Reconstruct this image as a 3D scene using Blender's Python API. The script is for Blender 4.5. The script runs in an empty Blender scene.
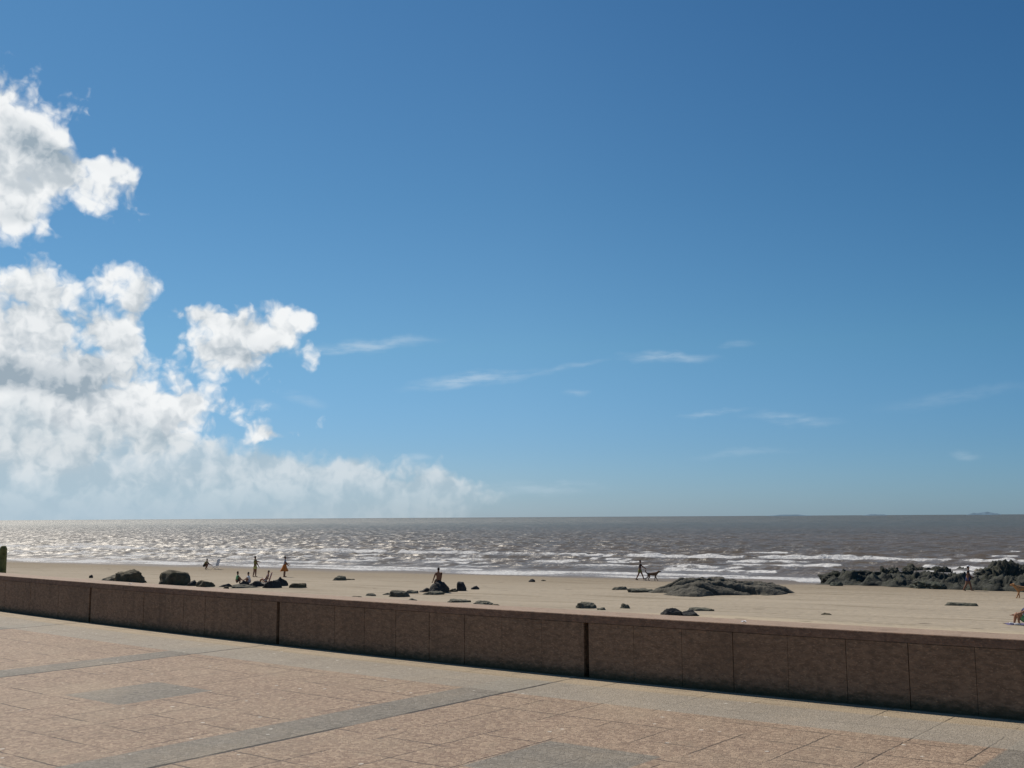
import bpy, bmesh, math, random
import numpy as np
from math import sin, cos, tan, pi, radians, sqrt, atan, atan2, hypot, exp
from mathutils import Vector, Matrix, noise as mn

random.seed(7)
sc = bpy.context.scene
col = sc.collection

# ------------------------------------------------------------------ camera
FPX, EYE = 1050.0, 1.6
PITCH, ROLL = atan((517.2 - 384) / FPX), radians(0.337)
Fv = Vector((0, cos(PITCH), sin(PITCH)))
U0 = Vector((0, -sin(PITCH), cos(PITCH)))
Rv = Vector((cos(ROLL), 0, 0)) - sin(ROLL) * U0
Uv = cos(ROLL) * U0 + Vector((sin(ROLL), 0, 0))
cd = bpy.data.cameras.new('camera')
cam = bpy.data.objects.new('camera', cd)
col.objects.link(cam)
cd.sensor_width = 36
cd.lens = 36 * FPX / 1024
cd.clip_start, cd.clip_end = 0.1, 90000
cam.matrix_world = Matrix(((Rv.x, Uv.x, -Fv.x, 0), (Rv.y, Uv.y, -Fv.y, 0), (Rv.z, Uv.z, -Fv.z, EYE), (0, 0, 0, 1)))
sc.camera = cam


def ray(x, y):
    return Fv + Rv * ((x - 512) / FPX) + Uv * ((384 - y) / FPX)


# ------------------------------------------------------------------ frames
# shore frame: v runs out to sea, a runs along the beach
SN, SE = (0.52, 0.854), (0.854, -0.52)
SEA_Z = -3.8
_rs = np.random.RandomState(3)
_und = [(_rs.uniform(0.05, 0.5), _rs.uniform(0.1, 0.6) * _rs.choice([-1, 1]), _rs.uniform(0, 6.28)) for _ in range(14)]
KV = [0, 9, 14, 30, 42, 44.5, 48, 60, 70, 80, 87, 92, 100, 130]
KZ = [-1.9, -2.0, -2.2, -2.66, -2.84, -2.9, -3.1, -3.3, -3.46, -3.64, -3.8, -4.0, -4.4, -5.2]


def sandz(x, y):
    x = np.asarray(x, float); y = np.asarray(y, float)
    v = x * SN[0] + y * SN[1]; a = x * SE[0] + y * SE[1]
    vb = v + 1.6 * np.sin(a * 0.16 + 1.0) + 0.8 * np.sin(a * 0.43)
    z = np.interp(v, KV, KZ) * 0.5 + np.interp(vb, KV, KZ) * 0.5
    u = 0
    for ka, kv, ph in _und:
        u = u + np.sin(ka * a + kv * v + ph)
    return z + 0.012 * u


def sz(x, y):
    return float(sandz(x, y))


def on_sand(px, py):
    """where the line of sight through a pixel meets the beach"""
    d = ray(px, py); z = -3.4
    for _ in range(40):
        k = (z - EYE) / d.z
        z = 0.5 * z + 0.5 * sz(k * d.x, k * d.y)
    k = (z - EYE) / d.z
    return Vector((k * d.x, k * d.y, sz(k * d.x, k * d.y)))


# wall frame: s runs along the wall to the right, t from the wall to the viewer
WA = Vector((-9.12, 19.01)); WT = Vector((0.78204, -0.62323)); WN = Vector((-0.62323, -0.78204))


def tw(s):
    f = lambda q: 0.3 * (1 - ((q - 8.9) / 8.5) ** 2)
    if s < -3: return f(-3) + (s + 3) * 0.084
    if s > 20: return f(20) - (s - 20) * 0.09
    return f(s)


def wp(s, t, z=0.0):
    """t measured from the wall's foot"""
    p = WA + WT * s + WN * (t + tw(s))
    return Vector((p.x, p.y, z))


BAY, S0 = 4.76, 12.79

# ------------------------------------------------------------------ node helper


class G:
    def __init__(self, tree):
        self.t = tree; self.n = tree.nodes; self.l = tree.links

    def put(self, sock, val):
        if isinstance(val, bpy.types.NodeSocket): self.l.new(val, sock)
        elif val is not None:
            try: sock.default_value = val
            except Exception: sock.default_value = (*val, 1.0)

    def node(self, typ, ins=None, **kw):
        n = self.n.new(typ)
        for k, v in kw.items(): setattr(n, k, v)
        for k, v in (ins or {}).items(): self.put(n.inputs[k], v)
        return n

    def m(self, op, a, b=0.0, c=None, clamp=False):
        n = self.node('ShaderNodeMath', {0: a, 1: b}, operation=op, use_clamp=clamp)
        if c is not None: self.put(n.inputs[2], c)
        return n.outputs[0]

    def vm(self, op, a, b=None, out=0):
        n = self.node('ShaderNodeVectorMath', {0: a}, operation=op)
        if b is not None: self.put(n.inputs[1], b)
        return n.outputs[out]

    def scale(self, a, s):
        n = self.node('ShaderNodeVectorMath', {0: a}, operation='SCALE'); self.put(n.inputs['Scale'], s)
        return n.outputs[0]

    def step(self, x, a, b, lo=0.0, hi=1.0, smooth=True):
        n = self.node('ShaderNodeMapRange', {0: x, 1: a, 2: b, 3: lo, 4: hi}, interpolation_type='SMOOTHSTEP' if smooth else 'LINEAR')
        return n.outputs[0]

    def mix(self, f, a, b, mode='MIX'):
        n = self.n.new('ShaderNodeMix'); n.data_type = 'RGBA'; n.blend_type = mode
        self.put(n.inputs[0], f); self.put(n.inputs[6], a if isinstance(a, bpy.types.NodeSocket) else (*a, 1))
        self.put(n.inputs[7], b if isinstance(b, bpy.types.NodeSocket) else (*b, 1))
        return n.outputs[2]

    def mixf(self, f, a, b):
        n = self.n.new('ShaderNodeMix'); n.data_type = 'FLOAT'
        self.put(n.inputs[0], f); self.put(n.inputs[2], a); self.put(n.inputs[3], b)
        return n.outputs[0]

    def noise(self, vec, scale, detail=4.0, rough=0.55, dist=0.0, col=False):
        n = self.node('ShaderNodeTexNoise', {'Vector': vec, 'Scale': scale, 'Detail': detail, 'Roughness': rough, 'Distortion': dist})
        return n.outputs[1 if col else 0]

    def vor(self, vec, scale, feature='F1', out=0, rnd=1.0, detail=0.0):
        n = self.node('ShaderNodeTexVoronoi', {'Vector': vec, 'Scale': scale, 'Randomness': rnd, 'Detail': detail}, feature=feature)
        return n.outputs[out]

    def sep(self, vec):
        n = self.node('ShaderNodeSeparateXYZ', {0: vec}); return n.outputs

    def comb(self, x, y, z=0.0):
        return self.node('ShaderNodeCombineXYZ', {0: x, 1: y, 2: z}).outputs[0]

    def bump(self, h, strength=0.5, dist=0.02, normal=None, fw=0.1):
        n = self.node('ShaderNodeBump', {'Strength': strength, 'Distance': dist, 'Height': h, 'Filter Width': fw})
        if normal is not None: self.put(n.inputs['Normal'], normal)
        return n.outputs[0]


def material(name):
    m = bpy.data.materials.new(name); m.use_nodes = True
    m.node_tree.nodes.clear()
    g = G(m.node_tree)
    out = g.node('ShaderNodeOutputMaterial')
    b = g.node('ShaderNodeBsdfPrincipled')
    g.l.new(b.outputs[0], out.inputs[0])
    return m, g, b


def simple(name, c, rough=0.8, var=0.25, scale=8.0, bump=0.0, spec=0.3):
    m, g, b = material(name)
    o = g.node('ShaderNodeTexCoord').outputs['Object']
    n = g.noise(o, scale, 4)
    k = g.step(n, 0.3, 0.7, 1 - var, 1 + var, False)
    c_ = g.node('ShaderNodeVectorMath', {0: (*c,)}, operation='SCALE'); g.put(c_.inputs['Scale'], k)
    g.put(b.inputs['Base Color'], c_.outputs[0])
    g.put(b.inputs['Roughness'], rough); g.put(b.inputs['Specular IOR Level'], spec)
    if bump: g.put(b.inputs['Normal'], g.bump(g.noise(o, scale * 2, 5), bump, 0.02))
    return m


# ------------------------------------------------------------------ materials
def mat_paving():
    m, g, b = material('paving')
    uv = g.node('ShaderNodeUVMap', uv_map='st').outputs[0]
    S, T, _ = g.sep(uv)
    ds = g.m('MODULO', g.m('ADD', g.m('SUBTRACT', S, S0 - 0.06), BAY * 20), BAY)
    wob = g.m('MULTIPLY', g.m('SUBTRACT', g.noise(uv, 9, 3), 0.5), 0.03)
    dsw = g.m('ADD', ds, wob); Tw = g.m('ADD', T, wob)
    inr = lambda x, a, c: g.m('MULTIPLY', g.step(x, a - 0.02, a + 0.02), g.step(x, c - 0.02, c + 0.02, 1, 0))
    Tm = g.m('MODULO', g.m('ADD', g.m('SUBTRACT', Tw, 0.65), 50.0), 5.0)     # rows repeat every 5 m
    band = inr(dsw, 4.24, 4.9)
    strip = inr(Tm, 0.03, 0.80)
    patch = g.m('MULTIPLY', inr(dsw, 1.57, 2.47), inr(Tm, 2.32, 3.28))
    foot = g.step(Tw, 0.64, 0.74, 1, 0)
    grey = g.m('MAXIMUM', band, patch)
    grey = g.m('MULTIPLY', grey, g.m('SUBTRACT', 1.0, foot))
    # small stones
    st = g.vm('MULTIPLY', uv, (1, 1, 1))
    cell = g.vor(st, 38, out=1); cd_ = g.vor(st, 38, 'DISTANCE_TO_EDGE')
    cr = g.sep(cell)[0]
    big = g.noise(uv, 0.9, 5, 0.6); mid = g.noise(uv, 5, 5, 0.65); fine = g.noise(uv, 70, 3, 0.6)
    # slab-to-slab tone, half-metre slabs
    sl = g.node('ShaderNodeTexWhiteNoise', {0: g.vm('FLOOR', g.comb(g.m('DIVIDE', ds, 0.516), g.m('DIVIDE', Tm, 0.482)))}, noise_dimensions='3D').outputs[0]
    pink = g.mix(cr, (0.225, 0.148, 0.100), (0.425, 0.304, 0.206))
    pink = g.mix(g.m('MULTIPLY', g.step(mid, 0.5, 0.75), 0.5), pink, (0.29, 0.222, 0.15))
    gr = g.mix(cr, (0.158, 0.14, 0.110), (0.245, 0.218, 0.178))
    gr = g.mix(g.m('MULTIPLY', g.step(mid, 0.5, 0.75), 0.4), gr, (0.20, 0.182, 0.135))
    sandy = g.mix(mid, (0.34, 0.265, 0.175), (0.43, 0.34, 0.23))
    c = g.mix(g.m('MULTIPLY', grey, 0.92), pink, gr)
    pale = g.mix(cr, (0.285, 0.25, 0.195), (0.345, 0.305, 0.245))
    c = g.mix(g.m('MULTIPLY', strip, g.m('MULTIPLY_ADD', big, 0.25, 0.70)), c, pale)
    c = g.mix(foot, c, sandy)
    sandfilm = g.m('MULTIPLY', g.step(big, 0.46, 0.72), 0.35)
    c = g.mix(sandfilm, c, (0.36, 0.28, 0.19))
    tone = g.m('ADD', 0.88, g.m('ADD', g.m('MULTIPLY', big, 0.25), g.m('ADD', g.m('MULTIPLY', sl, 0.07), g.m('MULTIPLY', fine, 0.12))))
    c = g.scale(c, tone)
    # pale and dark specks
    sp = g.vor(uv, 7.0, out=0); spc = g.sep(g.vor(uv, 7.0, out=1))[1]
    white = g.m('MULTIPLY', g.step(sp, 0.09, 0.15, 1, 0), g.step(spc, 0.82, 0.84))
    c = g.mix(g.m('MULTIPLY', white, 0.8), c, (0.72, 0.66, 0.56))
    gum = g.m('MULTIPLY', g.step(g.vor(uv, 2.1), 0.045, 0.07, 1, 0), g.step(g.sep(g.vor(uv, 2.1, out=1))[2], 0.55, 0.6))
    c = g.mix(g.m('MULTIPLY', gum, 0.55), c, (0.10, 0.085, 0.07))
    stain = g.step(g.noise(uv, 0.55, 6, 0.7), 0.54, 0.72)
    c = g.mix(g.m('MULTIPLY', stain, 0.28), c, (0.15, 0.115, 0.085))
    # stone joints
    c = g.mix(g.m('MULTIPLY', g.step(cd_, 0.0, 0.09, 1, 0), 0.2), c, (0.1, 0.08, 0.06))
    # slab joints, worn and filled in places
    ln = lambda x, per, w: g.step(g.m('ABSOLUTE', g.m('SUBTRACT', g.m('MODULO', g.m('ADD', x, per * 0.5), per), per * 0.5)), w * 0.6, w * 1.4, 1, 0)
    vis = g.step(g.noise(g.vm('MULTIPLY', uv, (1.1, 0.8, 1)), 1.3, 3), 0.44, 0.55)
    vis2 = g.step(g.noise(g.vm('MULTIPLY', uv, (0.7, 1.3, 1)), 1.7, 3), 0.44, 0.55)
    jl = g.m('MAXIMUM', g.m('MULTIPLY', ln(dsw, 0.516, 0.006), vis), g.m('MULTIPLY', ln(Tm, 0.482, 0.008), vis2))
    jl = g.m('MULTIPLY', jl, g.m('SUBTRACT', 1.0, g.m('MULTIPLY', g.m('MAXIMUM', grey, strip), 0.6)))
    big_j = g.m('MULTIPLY', g.step(g.m('ABSOLUTE', g.m('SUBTRACT', g.m('MODULO', g.m('ADD', dsw, 1.0), BAY), 1.0)), 0.012, 0.028, 1, 0), g.step(g.noise(uv, 1.1, 3), 0.36, 0.5))
    jj = g.m('MAXIMUM', g.m('MULTIPLY', jl, 0.72), g.m('MULTIPLY', big_j, 0.92))
    c = g.mix(jj, c, (0.045, 0.036, 0.03))
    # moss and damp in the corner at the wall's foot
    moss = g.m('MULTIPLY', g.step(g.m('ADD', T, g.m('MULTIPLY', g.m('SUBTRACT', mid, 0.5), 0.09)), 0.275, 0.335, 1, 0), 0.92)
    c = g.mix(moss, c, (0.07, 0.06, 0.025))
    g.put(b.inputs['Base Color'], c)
    g.put(b.inputs['Roughness'], 0.75); g.put(b.inputs['Specular IOR Level'], 0.35)
    h = g.m('ADD', g.m('ADD', g.m('MULTIPLY', g.step(cd_, 0, 0.12), 0.5), g.m('MULTIPLY', cr, 0.55)), g.m('MULTIPLY', fine, 0.4))
    h = g.m('SUBTRACT', h, g.m('MULTIPLY', jj, 1.8))
    g.put(b.inputs['Normal'], g.bump(h, 0.75, 0.007))
    return m


def mat_wall(name, base, dark):
    m, g, b = material(name)
    o = g.node('ShaderNodeTexCoord').outputs['Object']
    big = g.noise(o, 1.1, 5, 0.6); mid = g.noise(g.vm('MULTIPLY', o, (1, 1, 2.2)), 13, 4, 0.6); fine = g.noise(g.vm('MULTIPLY', o, (1, 1, 2.4)), 34, 4, 0.75)
    c = g.mix(g.step(mid, 0.3, 0.7), dark, base)
    c = g.mix(g.m('MULTIPLY', g.step(fine, 0.53, 0.68), 0.75), c, tuple(q * 1.75 for q in base))
    c = g.mix(g.m('MULTIPLY', g.step(fine, 0.44, 0.28), 0.5), c, tuple(q * 0.5 for q in dark))
    c = g.mix(g.m('MULTIPLY', g.step(big, 0.5, 0.75), 0.4), c, tuple(q * 0.6 for q in dark))
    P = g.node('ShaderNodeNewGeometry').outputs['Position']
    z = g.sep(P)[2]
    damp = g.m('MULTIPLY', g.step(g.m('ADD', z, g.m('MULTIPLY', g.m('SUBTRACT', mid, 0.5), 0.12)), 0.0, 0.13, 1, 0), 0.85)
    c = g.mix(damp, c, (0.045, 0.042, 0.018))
    c = g.scale(c, g.m('MULTIPLY_ADD', g.noise(o, 0.6, 3), 0.5, 0.75))
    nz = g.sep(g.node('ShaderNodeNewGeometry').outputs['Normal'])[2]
    c = g.mix(g.m('MULTIPLY', g.step(nz, 0.75, 0.95), g.m('MULTIPLY_ADD', mid, 0.5, 0.5)), c, (0.40, 0.295, 0.215))  # paler top faces: sand dust, with the sunlit tone put into the colour
    # run-off streaks
    sx, sy, szz = g.sep(o)
    stk = g.noise(g.comb(g.m('MULTIPLY', sx, 9), g.m('MULTIPLY', sy, 9), g.m('MULTIPLY', szz, 0.7)), 1.0, 3)
    c = g.mix(g.m('MULTIPLY', g.step(stk, 0.52, 0.75), 0.3), c, tuple(q * 0.55 for q in dark))
    g.put(b.inputs['Base Color'], c); g.put(b.inputs['Roughness'], 0.8); g.put(b.inputs['Specular IOR Level'], 0.3)
    g.put(b.inputs['Normal'], g.bump(g.m('ADD', g.m('MULTIPLY', mid, 0.5), fine), 0.7, 0.008))
    return m


def mat_sand():
    m, g, b = material('sand')
    P = g.node('ShaderNodeNewGeometry').outputs['Position']
    v = g.vm('DOT_PRODUCT', P, (SN[0], SN[1], 0), out=1); a = g.vm('DOT_PRODUCT', P, (SE[0], SE[1], 0), out=1)
    q = g.comb(g.m('MULTIPLY', a, 0.22), v, 0)
    qs = g.comb(g.m('MULTIPLY', a, 0.10), v, 0)
    st = g.noise(q, 0.30, 6, 0.66); st2 = g.noise(qs, 0.9, 4, 0.6); fine = g.noise(P, 2.2, 6, 0.7)
    vv = g.m('ADD', v, g.m('MULTIPLY', g.m('SUBTRACT', st, 0.5), 9.0))
    dry = g.step(g.m('ADD', v, g.m('MULTIPLY', g.m('SUBTRACT', st, 0.5), 4.0)), 45.5, 48.5, 1, 0)
    wet = g.step(vv, 79, 85)
    c = g.mix(st, (0.312, 0.26, 0.193), (0.475, 0.398, 0.300))
    c = g.mix(g.m('MULTIPLY', g.step(st2, 0.52, 0.68), 0.55), c, (0.22, 0.175, 0.118))
    c = g.mix(dry, c, g.mix(st, (0.44, 0.36, 0.25), (0.52, 0.43, 0.31)))
    damp = g.step(vv, 62, 80)
    c = g.mix(g.m('MULTIPLY', damp, 0.6), c, (0.25, 0.198, 0.135))
    c = g.mix(g.m('MULTIPLY', wet, 0.8), c, (0.16, 0.125, 0.095))
    c = g.scale(c, g.m('ADD', 0.84, g.m('MULTIPLY', fine, 0.32)))
    # scraps of weed and shell
    wv = g.vor(g.comb(g.m('MULTIPLY', a, 0.5), v, 0), 0.9, out=0); wr = g.sep(g.vor(g.comb(g.m('MULTIPLY', a, 0.5), v, 0), 0.9, out=1))[0]
    weed = g.m('MULTIPLY', g.step(g.m('ADD', wv, g.m('MULTIPLY', fine, 0.2)), 0.2, 0.28, 1, 0), g.step(wr, 0.84, 0.88))
    c = g.mix(g.m('MULTIPLY', weed, 0.7), c, (0.09, 0.07, 0.05))
    g.put(b.inputs['Base Color'], c)
    g.put(b.inputs['Roughness'], g.mixf(wet, 0.95, 0.55)); g.put(b.inputs['Specular IOR Level'], g.mixf(wet, 0.1, 0.15))
    foots = g.vor(P, 2.0, 'SMOOTH_F1')
    h = g.m('ADD', g.m('MULTIPLY', fine, 0.6), g.m('MULTIPLY', g.step(foots, 0.15, 0.45), 0.5))
    g.put(b.inputs['Normal'], g.bump(h, g.mixf(wet, 0.45, 0.04), 0.10))
    return m


def mat_sea():
    m, g, b = material('sea_water')
    P = g.node('ShaderNodeNewGeometry').outputs['Position']
    v = g.vm('DOT_PRODUCT', P, (SN[0], SN[1], 0), out=1); a = g.vm('DOT_PRODUCT', P, (SE[0], SE[1], 0), out=1)
    q = g.comb(g.m('MULTIPLY', a, 0.6), v, 0)
    foam_a = g.node('ShaderNodeAttribute', attribute_name='foam').outputs['Fac']
    n1 = g.noise(q, 0.9, 6, 0.68); n2 = g.noise(q, 3.5, 4, 0.7); patch = g.noise(g.comb(g.m('MULTIPLY', a, 0.25), v, 0), 0.02, 4, 0.6)
    fm = g.m('ADD', foam_a, g.m('ADD', g.m('MULTIPLY', g.m('SUBTRACT', n1, 0.5), 1.5), g.m('MULTIPLY', g.m('SUBTRACT', n2, 0.5), 1.2)))
    fm = g.m('MULTIPLY', g.step(fm, 0.5, 0.72), g.step(foam_a, 0.02, 0.2))
    far = g.step(v, 150, 700)
    c = g.mix(far, (0.120, 0.097, 0.074), (0.095, 0.099, 0.079))
    c = g.mix(g.m('MULTIPLY', g.step(patch, 0.45, 0.65), 0.45), c, (0.075, 0.073, 0.06))
    sil = g.step(v, 86, 104, 1, 0)
    c = g.mix(g.m('MULTIPLY', sil, 0.7), c, (0.22, 0.165, 0.12))
    froth = g.m('MULTIPLY', g.step(foam_a, 0.1, 0.55), 0.35)
    c = g.mix(froth, c, (0.36, 0.36, 0.37))
    c = g.mix(fm, c, g.mix(g.step(n2, 0.35, 0.65), (0.42, 0.41, 0.41), (0.80, 0.78, 0.74)))
    g.put(b.inputs['Base Color'], c)
    vf = g.step(v, 250, 1200)
    gust = g.mixf(vf, g.noise(g.comb(g.m('MULTIPLY', a, 0.42), g.m('MULTIPLY', v, 0.085)), 1.0, 4, 0.7), g.noise(g.comb(g.m('MULTIPLY', a, 0.12), g.m('MULTIPLY', v, 0.012)), 1.0, 5, 0.75))
    gl = g.step(g.m('MULTIPLY_ADD', vf, 0.07, gust), 0.44, 0.60)
    g.put(b.inputs['Roughness'], g.mixf(fm, g.mixf(gl, 0.42, 0.48), 0.75)); 
    g.put(b.inputs['Specular IOR Level'], g.mixf(fm, g.mixf(gl, 0.14, 1.0), 0.1))
    g.put(b.inputs['Specular Tint'], (1.0, 0.96, 0.91)); g.put(b.inputs['IOR'], g.mixf(gl, 1.333, 1.5))
    w1 = g.noise(g.comb(g.m('MULTIPLY', a, 0.55), v, 0), 0.8, 4, 0.55); w2 = g.noise(g.comb(g.m('MULTIPLY', a, 0.7), v, 0), 3.0, 3, 0.6)
    h = g.m('ADD', g.m('MULTIPLY', w1, 0.9), g.m('MULTIPLY', w2, 0.22))
    h = g.m('ADD', h, g.m('MULTIPLY', fm, g.m('MULTIPLY', n2, 0.3)))
    g.put(b.inputs['Normal'], g.bump(h, 1.0, g.m('MULTIPLY', g.mixf(gl, 0.12, 0.55), g.mixf(vf, 1.0, 1.7)), fw=0.01))
    return m


def mat_rock(name, lo, hi, moss=0.3, bump=0.8, scale=1.0):
    m, g, b = material(name)
    o = g.node('ShaderNodeTexCoord').outputs['Object']
    geo = g.node('ShaderNodeNewGeometry')
    n1 = g.noise(o, 1.6 * scale, 6, 0.65); n2 = g.noise(g.vm('MULTIPLY', o, (1, 1, 3)), 7 * scale, 5, 0.7)
    c = g.mix(g.step(n1, 0.32, 0.68), lo, hi)
    c = g.mix(g.m('MULTIPLY', g.step(n2, 0.5, 0.75), 0.6), c, tuple(q * 0.4 for q in lo))
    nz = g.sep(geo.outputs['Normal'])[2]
    c = g.mix(g.m('MULTIPLY', g.m('MULTIPLY', g.step(nz, 0.2, 0.8), g.step(n2, 0.35, 0.6)), 0.4), c, tuple(min(1, q * 1.5) for q in hi))  # upward faces brightened in the colour itself, as sunlit rock tops
    c = g.mix(g.m('MULTIPLY', g.step(g.noise(o, 2.3 * scale, 4), 0.5, 0.7), moss), c, (0.075, 0.082, 0.028))
    g.put(b.inputs['Base Color'], c); g.put(b.inputs['Roughness'], 0.85); g.put(b.inputs['Specular IOR Level'], 0.25)
    g.put(b.inputs['Normal'], g.bump(g.m('ADD', n1, g.m('MULTIPLY', n2, 0.6)), bump, 0.15))
    return m


M = dict(
    paving=mat_paving(),
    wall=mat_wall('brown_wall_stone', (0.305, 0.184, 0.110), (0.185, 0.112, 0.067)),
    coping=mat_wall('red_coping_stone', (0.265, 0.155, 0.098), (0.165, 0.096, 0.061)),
    sand=mat_sand(), sea=mat_sea(),
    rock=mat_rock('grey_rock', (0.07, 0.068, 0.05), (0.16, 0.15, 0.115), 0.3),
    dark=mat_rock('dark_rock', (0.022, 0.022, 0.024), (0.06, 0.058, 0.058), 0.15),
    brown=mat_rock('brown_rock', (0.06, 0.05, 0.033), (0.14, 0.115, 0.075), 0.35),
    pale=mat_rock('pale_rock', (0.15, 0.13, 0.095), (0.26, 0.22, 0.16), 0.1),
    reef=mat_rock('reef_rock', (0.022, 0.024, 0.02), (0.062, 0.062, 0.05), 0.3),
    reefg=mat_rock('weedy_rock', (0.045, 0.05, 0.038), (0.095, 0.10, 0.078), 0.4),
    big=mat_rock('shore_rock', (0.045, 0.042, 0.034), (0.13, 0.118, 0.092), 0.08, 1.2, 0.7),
    wood=simple('post_wood', (0.16, 0.155, 0.055), 0.9, 0.4, 14, 0.6),
    skin=simple('tanned_skin', (0.33, 0.165, 0.095), 0.6, 0.1), skin2=simple('dark_tan_skin', (0.21, 0.10, 0.06), 0.6, 0.1),
    hair=simple('dark_hair', (0.018, 0.013, 0.01), 0.7, 0.2), black=simple('black_cloth', (0.025, 0.026, 0.032), 0.9, 0.2),
    green=simple('green_cloth', (0.16, 0.36, 0.18), 0.9, 0.15), olive=simple('olive_cloth', (0.20, 0.20, 0.06), 0.9, 0.2),
    yellow=simple('yellow_cloth', (0.50, 0.46, 0.16), 0.9, 0.15), white=simple('white_cloth', (0.72, 0.71, 0.72), 0.9, 0.08),
    grey=simple('grey_cloth', (0.30, 0.31, 0.36), 0.9, 0.15), navy=simple('navy_cloth', (0.045, 0.05, 0.12), 0.9, 0.15),
    orange=simple('orange_cloth', (0.52, 0.17, 0.035), 0.85, 0.15), red=simple('red_cloth', (0.36, 0.10, 0.06), 0.9, 0.15),
    pink=simple('pale_pink_cloth', (0.58, 0.42, 0.35), 0.9, 0.12), purple=simple('purple_cloth', (0.13, 0.11, 0.20), 0.9, 0.2),
    brownfur=simple('brown_fur', (0.15, 0.08, 0.045), 0.9, 0.3, 14, 0.4), tanfur=simple('tan_fur', (0.42, 0.21, 0.09), 0.9, 0.25, 14, 0.4),
    metal=simple('chair_tube', (0.5, 0.5, 0.5), 0.4, 0.05), paper=simple('white_paper', (0.82, 0.82, 0.84), 0.8, 0.04),
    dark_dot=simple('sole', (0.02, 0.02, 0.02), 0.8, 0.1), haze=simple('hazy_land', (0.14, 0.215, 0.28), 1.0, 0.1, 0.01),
)


# ------------------------------------------------------------------ object helpers
def mesh_obj(name, verts, faces, mat, parent=None, smooth=True):
    me = bpy.data.meshes.new(name)
    me.from_pydata([tuple(v) for v in verts], [], faces)
    me.materials.append(mat)
    if smooth: me.polygons.foreach_set('use_smooth', [True] * len(me.polygons))
    o = bpy.data.objects.new(name, me); col.objects.link(o)
    if parent: o.parent = parent
    return o


def tag(o, label=None, cat=None, group=None, kind=None):
    if label: o['label'] = label
    if cat: o['category'] = cat
    if group: o['group'] = group
    if kind: o['kind'] = kind
    return o


def empty(name, loc, rz=0.0):
    o = bpy.data.objects.new(name, None); col.objects.link(o)
    o.location = loc; o.rotation_euler = (0, 0, rz)
    return o


class MB:
    def __init__(self): self.v = []; self.f = []

    def add(self, vs, fs):
        k = len(self.v); self.v += [Vector(q) for q in vs]; self.f += [[i + k for i in f] for f in fs]

    def box(self, c, s, rz=0.0):
        cx, cy, cz = c; hx, hy, hz = s[0] / 2, s[1] / 2, s[2] / 2
        vs = []
        for dz in (-hz, hz):
            for dx, dy in ((-hx, -hy), (hx, -hy), (hx, hy), (-hx, hy)):
                vs.append((cx + dx * cos(rz) - dy * sin(rz), cy + dx * sin(rz) + dy * cos(rz), cz + dz))
        self.add(vs, [(0, 3, 2, 1), (4, 5, 6, 7), (0, 1, 5, 4), (1, 2, 6, 5), (2, 3, 7, 6), (3, 0, 4, 7)])

    def tube(self, pts, rad, n=8):
        pts = [Vector(p) for p in pts]
        vs = []; fs = []
        for i, p in enumerate(pts):
            d = (pts[min(i + 1, len(pts) - 1)] - pts[max(i - 1, 0)]).normalized()
            s_ = d.cross(Vector((0, 0, 1))) if abs(d.z) < 0.95 else d.cross(Vector((1, 0, 0)))
            s_.normalize(); w = d.cross(s_)
            r = rad[i] if isinstance(rad, (list, tuple)) else rad
            for k in range(n):
                vs.append(p + (s_ * cos(2 * pi * k / n) + w * sin(2 * pi * k / n)) * r)
        for i in range(len(pts) - 1):
            for k in range(n):
                fs.append((i * n + k, i * n + (k + 1) % n, (i + 1) * n + (k + 1) % n, (i + 1) * n + k))
        fs.append(tuple(range(n))[::-1]); fs.append(tuple(range((len(pts) - 1) * n, len(pts) * n)))
        self.add(vs, fs)

    def ball(self, c, r, sub=2, axis=None):
        bm = bmesh.new(); bmesh.ops.create_icosphere(bm, subdivisions=sub, radius=1)
        r = r if isinstance(r, (list, tuple)) else (r, r, r)
        vs = [Vector(c) + Vector((q.co.x * r[0], q.co.y * r[1], q.co.z * r[2])) for q in bm.verts]
        self.add(vs, [[q.index for q in f.verts] for f in bm.faces]); bm.free()

    def build(self, name, mat, parent=None, smooth=True):
        return mesh_obj(name, self.v, self.f, mat, parent, smooth)


# ------------------------------------------------------------------ world: sky and clouds
SUN_AZ, SUN_EL = radians(-38), radians(47)     # azimuth from straight ahead, positive to the right
sun_dir = Vector((sin(SUN_AZ) * cos(SUN_EL), cos(SUN_AZ) * cos(SUN_EL), sin(SUN_EL)))
sl = bpy.data.lights.new('sun', 'SUN'); sl.energy = 4.1; sl.angle = radians(0.53); sl.color = (1.0, 0.92, 0.80)
so = bpy.data.objects.new('sun', sl); col.objects.link(so)
so.rotation_euler = sun_dir.to_track_quat('Z', 'Y').to_euler()

w = bpy.data.worlds.new('World'); sc.world = w; w.use_nodes = True
w.node_tree.nodes.clear()


def azel(x, y):
    d = ray(x, y).normalized()
    return atan2(d.x, d.y) * 10, math.asin(d.z) * 10


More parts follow.
